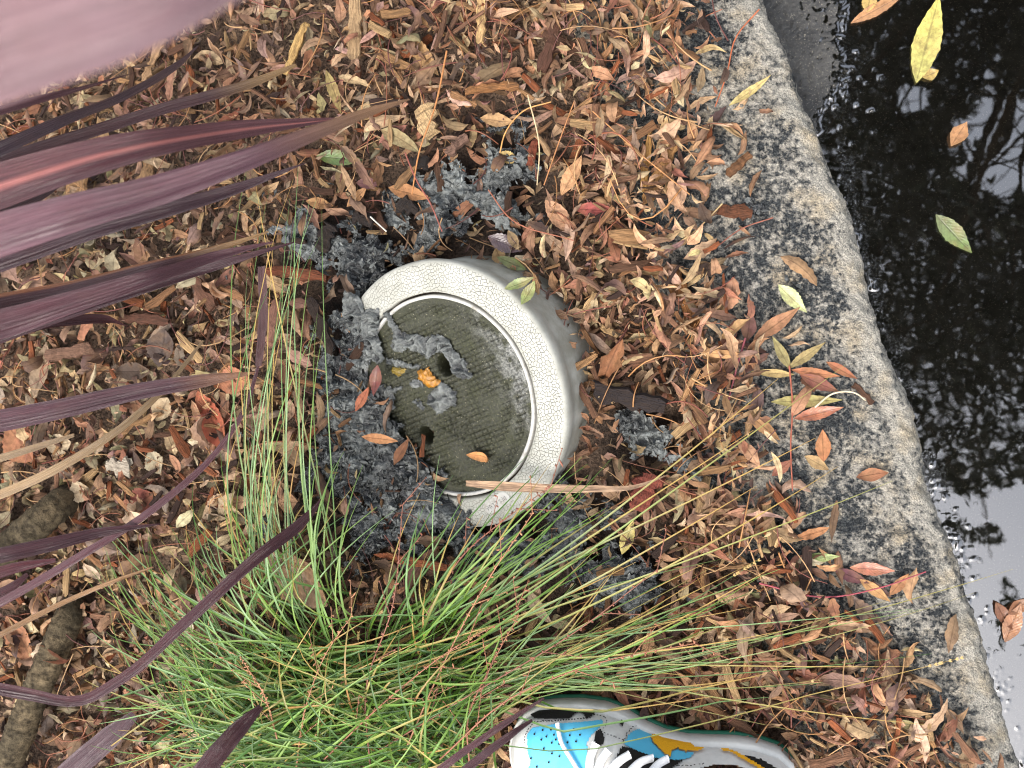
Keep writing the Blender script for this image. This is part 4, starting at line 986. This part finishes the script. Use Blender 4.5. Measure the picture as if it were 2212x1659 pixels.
def ringed(pts, wpx, zs, n=150):
    w = np.array([P(a, b, c) for (a, b), c in zip(pts, zs)])
    pth = catmull(w, n); L_ = np.r_[0, np.cumsum(np.linalg.norm(np.diff(pth, axis=0), axis=1))]
    saw = (L_/.0052+.3*vn(L_*60, L_*0, 3)) % 1
    rad = wpx*.00049*.5*(1+.10*(1-saw)+.08*vn(L_*25, L_*0, 8))
    v, f = tube(pth, rad, 20)
    v = v+.0015*np.stack([vn(v[:, 0]*130, v[:, 1]*130, 1), vn(v[:, 1]*130, v[:, 2]*130, 2), vn(v[:, 0]*130, v[:, 2]*130, 4)], -1)
    return v, f
up_stem = [([(-420,780),(-425,760),(-415,740),(-410,730)], 90, [-.03,.1,.22,.36])]
for pts, wpx, zs in up_stem+[([(-60,1800),(20,1640),(75,1500),(120,1400),(150,1330),(160,1305)], 66, [.05,.045,.035,.025,.01,-.01]), ([(-300,1330),(-60,1235),(40,1165),(110,1105),(150,1075)], 74, [.05,.04,.03,.02,-.01])]:
    v, f = ringed(pts, wpx, zs)
    obj('stem', mesh('stem', v-PB, f, M['bark']), plant, label='thick brown ringed stem lying on the ground' if wpx < 80 else 'upright ringed stem under the leaf rosette')
# dry strip on the lid
V, F, c, l = strap([(1006,1044),(1080,1050),(1180,1055),(1280,1056),(1370,1052),(1442,1026)], [12,21,19,15,9,2], (200,166,136), [.060,.066,.066,.056,.038,.032], keel=.4)
c0 = V.mean(0); obj('dry_leaf_strip', mesh('dry_leaf_strip', V-c0, F, M['wood'], c, np.stack([l[:, 1]*.1, l[:, 0]*.006, l[:, 2]*.01], -1)), loc=c0, label='pale dry frayed leaf strip lying across the bottom of the white collar', category='leaf strip')

# ------------------------------------------------------------------ grass tuft
GB = P(830, 1500, 0)
tuft = bpy.data.objects.new('grass_tuft', None); scene.collection.objects.link(tuft); tuft.location = GB
tag(tuft, 'lush green grass tuft with long blades sweeping over the litter towards the kerb', 'grass')
blades = []
def fam(N, root, tip, wr, zt, lift, cols, tipstraw=.0, bow=.05):
    rp = rng.uniform([root[0], root[2]], [root[1], root[3]], (N, 2)); tp = rng.uniform([tip[0], tip[2]], [tip[1], tip[3]], (N, 2))
    for i in range(N):
        p0 = P(*rp[i], .0); p0[2] = .0; z3 = rng.uniform(*zt); p3 = P(*tp[i], z3)
        lf = rng.uniform(*lift); d = p3-p0
        sidev = np.array([-d[1], d[0], 0])*rng.normal(0, bow)
        p1 = p0+d*.25+[0, 0, lf]+sidev; p2 = p0+d*.68+[0, 0, lf*.9]+sidev*.7
        t = np.linspace(0, 1, 12)[:, None]
        pth = (1-t)**3*p0+3*(1-t)**2*t*p1+3*(1-t)*t*t*p2+t**3*p3
        colr = lin(cols[rng.integers(len(cols))])*rng.uniform(.75, 1.2)
        tc_ = lin([(196,160,92), (180,150,84), (150,140,80)][rng.integers(3)]) if rng.random() < tipstraw else colr*1.05
        blades.append((pth, rng.uniform(*wr), colr, tc_, rng.random() < .16 and tipstraw > .4))
GR = [(96,130,46), (80,116,42), (112,142,58), (122,150,72), (66,100,40)]
BL = [(100,132,78), (122,150,100), (88,120,62), (110,138,72)]
fam(70, (820,1180,1400,1640), (1200,1700,1200,1500), (.0007,.0012), (.02,.05), (.03,.09), GR+BL, .35)
fam(42, (860,1150,1380,1600), (1450,2230,1180,1620), (.0005,.0009), (.012,.035), (.03,.08), BL+[(160,150,80)], .7, .03)
fam(34, (560,760,1250,1450), (520,700,330,950), (.0006,.0010), (.05,.13), (.05,.12), BL, .3, .03)
fam(32, (520,860,1280,1480), (380,860,960,1200), (.0008,.0014), (.03,.11), (.05,.13), GR+BL, .15)
fam(45, (800,1000,1330,1450), (900,1330,980,1200), (.0008,.0014), (.03,.10), (.05,.12), GR+BL, .2)
fam(7, (900,1100,1300,1420), (1500,1980,780,1060), (.0008,.0011), (.03,.06), (.06,.10), BL+[(150,150,84)], .9, .02)
fam(120, (560,860,1380,1640), (180,480,1130,1690), (.0007,.0014), (.03,.09), (.05,.12), GR+BL, .2)
fam(450, (480,1080,1400,1700), (330,1140,1330,1740), (.0008,.0015), (.03,.10), (.04,.11), GR+[(104,140,52), (64,100,36), (50,84,32)], .12, .12)
fam(50, (560,950,1350,1620), (420,1150,1230,1640), (.0008,.0012), (.03,.09), (.03,.10), [(186,146,84), (170,120,70), (160,140,84)], .9, .15)
fam(14, (560,700,1150,1400), (500,680,900,1300), (.0008,.0012), (.03,.08), (.02,.06), [(180,140,84), (150,130,80)], .5, .1)
keepb = []
SHOE_OUT = [(1085,1700),(1085,1570),(1130,1515),(1250,1490),(1340,1505),(1450,1570),(1560,1578),(1690,1610),(1740,1720)]
for b_ in blades:
    qx, qy = W2P(b_[0]); hit = in_poly(qx, qy, SHOE_OUT)
    if hit.any():
        if rng.random() > .11: continue
        b_[0][:, 2] = np.where(hit, np.maximum(b_[0][:, 2], .125), b_[0][:, 2]); b_[0][:, 2] = np.convolve(np.pad(b_[0][:, 2], 2, mode='edge'), np.ones(5)/5, 'valid')
    keepb.append(b_)
blades = keepb
blades.sort(key=lambda b: -np.linalg.norm(np.diff(b[0], axis=0), axis=1).sum())
def blade_mesh(b):
    pth, w, c0, c1, seedhead = b; n = len(pth)
    tg = np.gradient(pth, axis=0); tg /= np.linalg.norm(tg, axis=1)[:, None]
    sd_ = np.cross(tg, [0, 0, 1.0]); sd_ /= np.linalg.norm(sd_, axis=1)[:, None]+1e-9
    t = np.linspace(0, 1, n); wd = w*(1-.85*t**3)
    V = np.stack([pth-sd_*wd[:, None], pth-np.array([0, 0, 1])*wd[:, None]*.7, pth+sd_*wd[:, None]], 1)
    k = (np.clip((t-.35)/.5, 0, 1))[:, None]
    c = np.repeat(c0*(1-k)+c1*k, 3, 0).reshape(n, 3, 3)
    V = V.reshape(-1, 3); F = grid_faces(n, 3); c = c.reshape(-1, 3)
    if seedhead:
        vs_, fs_, cs_ = [V], [F], [c]; off_ = len(V)
        for q in np.sort(rng.uniform(.93, 1, 8)):
            i = min(n-2, int(q*(n-1))); p = pth[i]+(pth[i+1]-pth[i])*(q*(n-1)-i)
            for s_ in (-1, 1):
                dv = tg[i]*.0036+sd_[i]*s_*.0013+np.array([0, 0, .0006])
                a_ = p; b_ = p+dv*.5+np.cross(dv, [0, 0, 1])*.22; c_ = p+dv; d_ = p+dv*.5-np.cross(dv, [0, 0, 1])*.22
                vs_.append(np.array([a_, b_, c_, d_])); fs_.append(np.array([[0, 1, 2, 3]])+off_); off_ += 4
                cs_.append(np.tile(lin((190,160,100)), (4, 1)))
        V, F, c = np.vstack(vs_), np.vstack(fs_), np.vstack(cs_)
    return V, F, c
acc = Acc()
for i, b in enumerate(blades):
    V, F, c = blade_mesh(b)
    if i < 290: obj('blade', mesh('blade', V-GB, F, M['grass'], c), tuft)
    else: acc.add(V-GB, F, c)
obj('blade_mass', acc.mesh('blade_mass', M['grass']), tuft, kind='stuff')
# brown flowering stalks with buds
STK = [[(1015,1659),(1010,1560),(1060,1440),(1120,1330)],[(880,1610),(960,1430),(1050,1260),(1150,1110)],[(820,1620),(1000,1510),(1250,1360),(1420,1230)],[(700,1640),(850,1500),(980,1400),(1110,1330)],
       [(600,1600),(570,1500),(520,1420)],[(800,1659),(790,1500),(850,1300),(870,1090)],[(950,1640),(1100,1510),(1300,1430),(1500,1390)],[(640,1659),(660,1530),(700,1420),(760,1330)],[(920,1330),(1000,1200),(1080,1130),(1190,1050)]]
for k_, pts in enumerate(STK):
    zs = np.linspace(.08, .11, len(pts))+.02*rng.random(len(pts)); w = np.array([P(a, b, c) for (a, b), c in zip(pts, zs)])
    pth = catmull(w, 26); acc = Acc(); colr = lin([(150,96,70), (166,116,84), (134,84,66)][k_ % 3])
    v, f = tube(pth, np.linspace(.0010, .0004, 26), 5); acc.add(v-GB, f, colr)
    for i in range(5, 26):
        for _ in range(2):
            d = rng.normal(size=3); d[2] = abs(d[2])*.5; d /= np.linalg.norm(d); p = pth[i]; q = p+d*rng.uniform(.002, .004)
            v, f = tube(np.array([p, p*.4+q*.6, q]), [.0003, .0010, .0002], 4); acc.add(v-GB, f, colr*rng.uniform(.8, 1.4))
        if i % 5 == 0:
            d = (pth[i]-pth[i-1]); d /= np.linalg.norm(d); sd_ = np.cross(d, [0, 0, 1])*rng.choice([-1, 1]); br = [pth[i]+(d*s*.03+sd_*s*.022) for s in np.linspace(0, 1, 5)]
            v, f = tube(np.array(br), np.linspace(.0005, .0003, 5), 4); acc.add(v-GB, f, colr)
            for s in br[1:]:
                q = s+rng.normal(size=3)*.0025; v, f = tube(np.array([s, s*.4+q*.6, q]), [.0003, .0010, .0002], 4); acc.add(v-GB, f, colr*1.2)
    obj('seed_stalk', acc.mesh('seed_stalk', M['stem']), tuft, label='brown budded flowering stalk')

# ------------------------------------------------------------------ shoe
TOE = P(1106, 1606, .03); HEEL = P(1724, 1704, .03)
SX = HEEL-TOE; SL = np.linalg.norm(SX); SX /= SL; SY = np.cross([0, 0, 1.0], SX); SZ = np.array([0, 0, 1.0])
S0 = TOE.copy(); S0[2] = .012
shoe = bpy.data.objects.new('sneaker', None); scene.collection.objects.link(shoe)
shoe.matrix_world = Matrix([[SX[0], SY[0], 0, S0[0]], [SX[1], SY[1], 0, S0[1]], [SX[2], SY[2], 1, S0[2]], [0, 0, 0, 1]])
tag(shoe, 'white, sky blue and black sneaker with a dripping yellow emblem at the bottom border', 'shoe')
sW = np.array([0, .008, .02, .05, .10, .16, .24, .33, .40, .47, .54, .62, .70, .78, .86, .93, .975, .993, 1.0])
wU = np.array([0, .015, .024, .036, .046, .0505, .054, .0545, .050, .041, .035, .0335, .036, .039, .039, .035, .025, .013, 0])
wD = np.array([0, .015, .024, .036, .046, .0505, .053, .054, .052, .049, .046, .044, .043, .041, .039, .035, .025, .013, 0])
hT = np.interp
def half(s, side): return np.interp(s, sW, wU if side > 0 else wD)
def topz(s): return np.interp(s, [0, .03, .10, .2, .3, .4, .5, .6, .68, .8, .92, 1], [.042, .052, .060, .066, .074, .086, .100, .112, .112, .106, .112, .100])
ns, nphi = 230, 150
sv = .5-.5*np.cos(np.linspace(0, np.pi, ns)); sv = .55*sv+.45*np.linspace(0, 1, ns); ph = np.linspace(0, np.pi, nphi)
SS, PH = np.meshgrid(sv, ph, indexing='ij')
cs_, sn_ = np.cos(PH), np.sin(PH); sidew = np.where(cs_ >= 0, half(SS, 1), half(SS, -1))*.93
rnd = np.clip(1-((1-np.clip(SS/.06, 0, 1))**2), 0, 1)**.5
heelr = np.clip(1-((1-np.clip((1-SS)/.03, 0, 1))**2), 0, 1)**.5
YY = sidew*np.sign(cs_)*np.abs(cs_)**.72
ZZ = .026+(topz(SS)-.026)*(sn_**.80)*np.maximum(rnd*heelr, .02)
# the tongue/collar ridge: the foot narrows towards the top
nar = np.clip((SS-.33)/.2, 0, 1); YY *= 1-.42*nar*np.clip((ZZ-.035)/.07, 0, 1)
SP = np.stack([SS*SL, YY, ZZ], -1)
SWD = S0+SP[..., 0:1]*SX+SP[..., 1:2]*SY+SP[..., 2:3]*SZ
nr = np.cross(np.gradient(SP, axis=1), np.gradient(SP, axis=0)); nr /= np.linalg.norm(nr, axis=-1, keepdims=True)+1e-12
if nr[ns//2, nphi//2, 2] < 0: nr = -nr
spx, spy = W2P(SWD)
# fold the unseen half over so that both sides wear the same pattern
SPm = SP.copy(); SPm[..., 1] = np.abs(SPm[..., 1]); Wm = S0+SPm[..., 0:1]*SX+SPm[..., 1:2]*SY+SPm[..., 2:3]*SZ
mpx, mpy = W2P(Wm)
Z_ = lambda L: [(1091+x*.288, 1485+y*.288) for x, y in L]
POLY = dict(
 toe_box=Z_([(160,350),(200,300),(400,265),(560,255),(730,235),(738,270),(690,310),(640,360),(610,420),(625,560),(640,760),(260,760),(200,604),(165,480)]),
 cow_toe=Z_([(185,200),(250,165),(330,145),(480,150),(680,165),(655,215),(610,235),(590,200),(560,180),(520,200),(490,232),(350,238),(220,232)]),
 cow_vamp=Z_([(680,330),(720,315),(742,370),(735,430),(700,440),(668,400)]), cow_dot=Z_([(858,262),(875,244),(892,258),(890,285),(872,292)]),
 quarter=Z_([(890,425),(925,360),(960,325),(1030,305),(1100,350),(1115,420),(1200,505),(1290,548),(1130,530),(1000,480)]),
 arch=Z_([(1245,470),(1300,455),(1420,490),(1380,530),(1290,548),(1240,525)]),
 emblem=Z_([(1093,390),(1115,338),(1190,350),(1260,352),(1300,402),(1350,412),(1390,430),(1420,458),(1492,465),(1440,492),(1350,488),(1290,462),(1245,480),(1240,528),(1190,500),(1110,422)]),
 eyestay=Z_([(880,440),(1000,478),(1130,525),(1290,548),(1340,545),(1200,640),(1100,700),(780,700),(800,604),(835,520)]),
 lining=Z_([(1400,640),(1440,600),(1560,572),(1740,575),(1850,615),(1960,700),(1800,800),(1400,800)]),
 piping=Z_([(1618,462),(1700,474),(1810,532),(1940,610),(2000,680),(1970,690),(1900,612),(1790,550),(1690,490),(1620,478)]),
 cow_heel=Z_([(1790,508),(1920,538),(2040,610),(2100,700),(1990,690),(1900,600)]))
PM = dict(toe_box='s_blue', cow_toe='s_black', cow_vamp='s_black', cow_dot='s_black', quarter='s_blue', arch='s_blue', emblem='s_yellow', eyestay='s_black', lining='s_lining', piping='s_yellow', cow_heel='s_black')
PN = dict(cow_toe='black_patch', cow_vamp='black_patch', cow_dot='black_patch', cow_heel='black_patch', arch='quarter_panel', quarter='quarter_panel')
F = grid_faces(ns, nphi); cx = mpx.ravel()[F].mean(1); cy = mpy.ravel()[F].mean(1)
taken = np.zeros(len(F), bool)
def patch(name, sel, mat, lift):
    fs = F[sel]; used, inv = np.unique(fs, return_inverse=True)
    if len(used) == 0: return
    V = (SP+nr*lift).reshape(-1, 3)[used]
    return obj(name, mesh(name, V, inv.reshape(-1, 4), mat), shoe)
lin_sel = in_poly(cx, cy, POLY['lining'])
side_ = SP[..., 1].ravel()[F].mean(1)
for nm in ['lining', 'emblem', 'piping', 'cow_heel', 'arch', 'quarter', 'eyestay', 'cow_vamp', 'cow_dot', 'cow_toe', 'toe_box']:
    sel = in_poly(cx, cy, POLY[nm]) & ~taken; taken |= sel
    lift = {'lining': -.014, 'emblem': .0020, 'piping': .0015, 'toe_box': -.0008, 'quarter': .0002, 'arch': .0002, 'eyestay': .0006}.get(nm, .0004)
    if nm in ('lining', 'toe_box'): patch(PN.get(nm, nm), sel, M[PM[nm]], lift)
    else:
        for sg in (1, -1): patch(PN.get(nm, nm), sel & (side_*sg > 0), M[PM[nm]], lift)
patch('upper', ~lin_sel, M['s_white'], -.0014)
def sole(z0, z1, sc, name, mat, bulge=.0015):
    ang_s = np.linspace(0, 1, 120); ang_s = .5-.5*np.cos(ang_s*np.pi)
    up = np.stack([ang_s*SL, half(ang_s, 1)*sc], -1); dn = np.stack([ang_s[::-1]*SL, -half(ang_s[::-1], -1)*sc], -1)
    o_ = np.vstack([up, dn[1:-1]]); c_ = np.array([SL*.5, 0]); n = len(o_)
    nv_ = o_-np.roll(o_, 1, 0); dirv = (o_-c_); 
    tgv = np.roll(o_, -1, 0)-np.roll(o_, 1, 0); nv2 = np.stack([-tgv[:, 1], tgv[:, 0]], -1); nv2 /= np.linalg.norm(nv2, axis=1)[:, None]+1e-9
    if (nv2*(o_-c_)).sum() < 0: nv2 = -nv2
    rows = []
    for z, e in [(z0, -.001), (z0+.001, bulge), ((z0+z1)/2, bulge), (z1-.002, bulge*.8), (z1, -.001), (z1+.001, -.008)]:
        q = o_+nv2*e; rows.append(np.concatenate([q, np.full((n, 1), z)], 1))
    v = np.vstack(rows); f = [(r*n+i, r*n+(i+1) % n, (r+1)*n+(i+1) % n, (r+1)*n+i) for r in range(5) for i in range(n)]
    return obj(name, mesh(name, v, f, mat), shoe)
sole(.0, .008, 1.0, 'outsole', M['s_green'], .0026)
sole(.008, .030, 1.0, 'midsole', M['s_mid'], .0012)
# laces and perforations sit on the surface found by pixel
flat = np.stack([spx.ravel(), spy.ravel()], -1); SPf = SP.reshape(-1, 3); nrf = nr.reshape(-1, 3); upm = nrf[:, 2] > 0
def on_shoe(x, y, lift):
    d = np.hypot(flat[:, 0]-x, flat[:, 1]-y)+np.where(upm, 0, 1e6); i = d.argmin(); return SPf[i]+nrf[i]*lift, nrf[i]
def lace(pts, w):
    pts = Z_(pts); q = [on_shoe(x, y, .0035) for x, y in pts]; pth = catmull(np.array([a for a, b in q]), 14)
    tg = np.gradient(pth, axis=0); tg /= np.linalg.norm(tg, axis=1)[:, None]; sd_ = np.cross(tg, [0, 0, 1.0]); sd_ /= np.linalg.norm(sd_, axis=1)[:, None]; up_ = np.cross(sd_, tg)
    th = np.linspace(0, 2*np.pi, 8, endpoint=False)
    V = pth[:, None]+sd_[:, None]*(np.cos(th)*w)[None, :, None]+up_[:, None]*(np.sin(th)*.0014)[None, :, None]
    f = [(i*8+j, i*8+(j+1) % 8, (i+1)*8+(j+1) % 8, (i+1)*8+j) for i in range(13) for j in range(8)]+[tuple(range(8)), tuple(range(13*8, 14*8))]
    obj('lace', mesh('lace', V.reshape(-1, 3), f, M['s_lace']), shoe)
for pts in [[(690,425),(660,520),(640,640)], [(775,480),(730,540),(700,640)], [(935,520),(860,565),(790,640)], [(1100,550),(1020,580),(940,650)], [(1225,562),(1160,590),(1090,660)]]: lace(pts, .0042)
lace([(395,280),(440,420),(500,520),(580,640)], .0022)
for path in [[(150,420),(165,340),(205,287),(400,250),(560,240),(700,214),(748,232),(757,285),(702,332)], [(702,332),(790,362),(880,398)], [(885,415),(915,345),(955,305),(1030,290)], [(180,262),(330,258),(480,250),(640,235)], [(1280,592),(1400,592),(1500,575)]]:
    acc = Acc(); pp_ = catmull(np.array([q+(0,) for q in Z_(path)], float), int(chord(Z_(path))[-1]/3.0))
    for i in range(0, len(pp_)-1, 2):
        a_, _ = on_shoe(pp_[i][0], pp_[i][1], .0012); b_, _ = on_shoe(pp_[i+1][0], pp_[i+1][1], .0012)
        if np.linalg.norm(b_-a_) < 1e-5 or np.linalg.norm(b_-a_) > .006: continue
        v, f = tube(np.array([a_, (a_+b_)/2, b_]), .0004, 4); acc.add(v, f)
    obj('stitching', acc.mesh('stitching', M['s_black']), shoe, kind='stuff')
acc = Acc()
for (x, y) in Z_([(285,322),(345,315),(515,312),(592,306),(490,360),(562,357),(313,368),(222,348),(370,358),(386,392),(273,394),(352,418),(410,425),(530,405),(470,410),(290,455),(350,495),(405,518),(330,565),(195,530),(245,585)]):
    p, nn = on_shoe(x, y, .0003); a = np.cross(nn, [1, 0, 0]); a /= np.linalg.norm(a); b = np.cross(nn, a)
    th = np.linspace(0, 2*np.pi, 8, endpoint=False); acc.add(p+.0011*(np.cos(th)[:, None]*a+np.sin(th)[:, None]*b), np.array([[0,1,2,3],[0,3,4,7],[4,5,6,7]]))
obj('perforation', acc.mesh('perforation', M['s_black']), shoe, kind='stuff')

# ------------------------------------------------------------------ roadside tree mirrored in the puddle
TB = np.array([2.6, 3.4, -.11])
tree = bpy.data.objects.new('roadside_tree', None); scene.collection.objects.link(tree); tree.location = TB
tag(tree, 'leafy roadside tree seen only as branches mirrored in the puddle', 'tree')
tr = Acc()
v, f = tube(catmull([(0,0,0),(-.05,-.1,1.6),(-.25,-.3,3.2),(-.5,-.6,4.6),(-.7,-.9,6.2)], 24), np.linspace(.17, .05, 24), 10); tr.add(v, f)
tips = []
def mirror_px(w): q = np.array(w, float).copy(); q[..., 2] = 2*ZW-q[..., 2]; return W2P(q)
for i in range(34):
    h = rng.uniform(2.8, 6.0); s = np.array([-.25-.13*(h-3), -.3-.16*(h-3), h]); tgt = P(rng.uniform(1600, 2500), rng.uniform(-250, 960), 0)
    hz = rng.uniform(3.8, 6.0); d_ = tgt-CAM; k_ = (2*ZW-hz-CAM[2])/d_[2]; tgt = CAM+d_*k_; tgt[2] = hz; tgt = tgt-TB
    pth = catmull([s, (s+tgt)/2+rng.normal(size=3)*.15+[0, 0, .15], tgt], 10); v, f = tube(pth, np.linspace(.035, .008, 10), 5); tr.add(v, f)
    for p in pth[4:]:
        e = p+rng.normal(size=3)*.38; v, f = tube(np.array([p, (p+e)/2+[0, 0, .05], e]), [.009, .006, .003], 4); tr.add(v, f); tips.append(e); tips.append((p+e)/2)
obj('trunk', tr.mesh('trunk', M['bark']), tree)
tips = np.array(tips)
NL = 16000
base = tips[rng.integers(0, len(tips), NL)]+rng.normal(size=(NL, 3))*.16
NC = 520; cpx = rng.uniform(1640, 2380, NC); cpy = rng.uniform(-180, 1330, NC); ch = rng.uniform(3.8, 6.2, NC)
cd = P(cpx, cpy, 0.)-CAM; cw = CAM+cd*((2*ZW-ch-CAM[2])/cd[:, 2])[:, None]; cw[:, 2] = ch
NE = 36000; base = np.vstack([base, cw[rng.integers(0, NC, NE)]-TB+rng.normal(size=(NE, 3))*.15]); NL = len(base)
ux, uy = mirror_px(base+TB)
nz_ = vn(ux/60, uy/45, 7)+.6*vn(ux/24, uy/20, 9)
gap = np.exp(-((ux-2190)/110)**2-((uy-320)/120)**2)*1.5+np.exp(-((ux-1975)/45)**2-((uy-215)/40)**2)*1.1+np.clip((uy-1010)/110, 0, 2)+.3*np.clip((ux-2090)/110, 0, 1)*np.clip((uy-600)/200, 0, 1)
big = vn(ux/55+3, uy/70, 21)
keep = (gap+.45*nz_ < .62) | ((uy > 1000) & (uy < 1480) & (big > .30) & (gap < 9))
base = base[keep]; NL = len(base)
a = rng.normal(size=(NL, 3)); a /= np.linalg.norm(a, axis=1)[:, None]; b = np.cross(a, rng.normal(size=(NL, 3))); b /= np.linalg.norm(b, axis=1)[:, None]
Ls = rng.uniform(.05, .10, (NL, 1)); V = np.stack([base-a*Ls*.5, base+b*Ls*.16, base+a*Ls*.5, base-b*Ls*.16], 1).reshape(-1, 3)
cc = np.repeat(lin((46,54,34))*rng.uniform(.6, 1.2, (NL, 1)), 4, 0)
obj('crown', mesh('crown', V, np.arange(NL*4).reshape(-1, 4), M['crown'], cc), tree, kind='stuff')
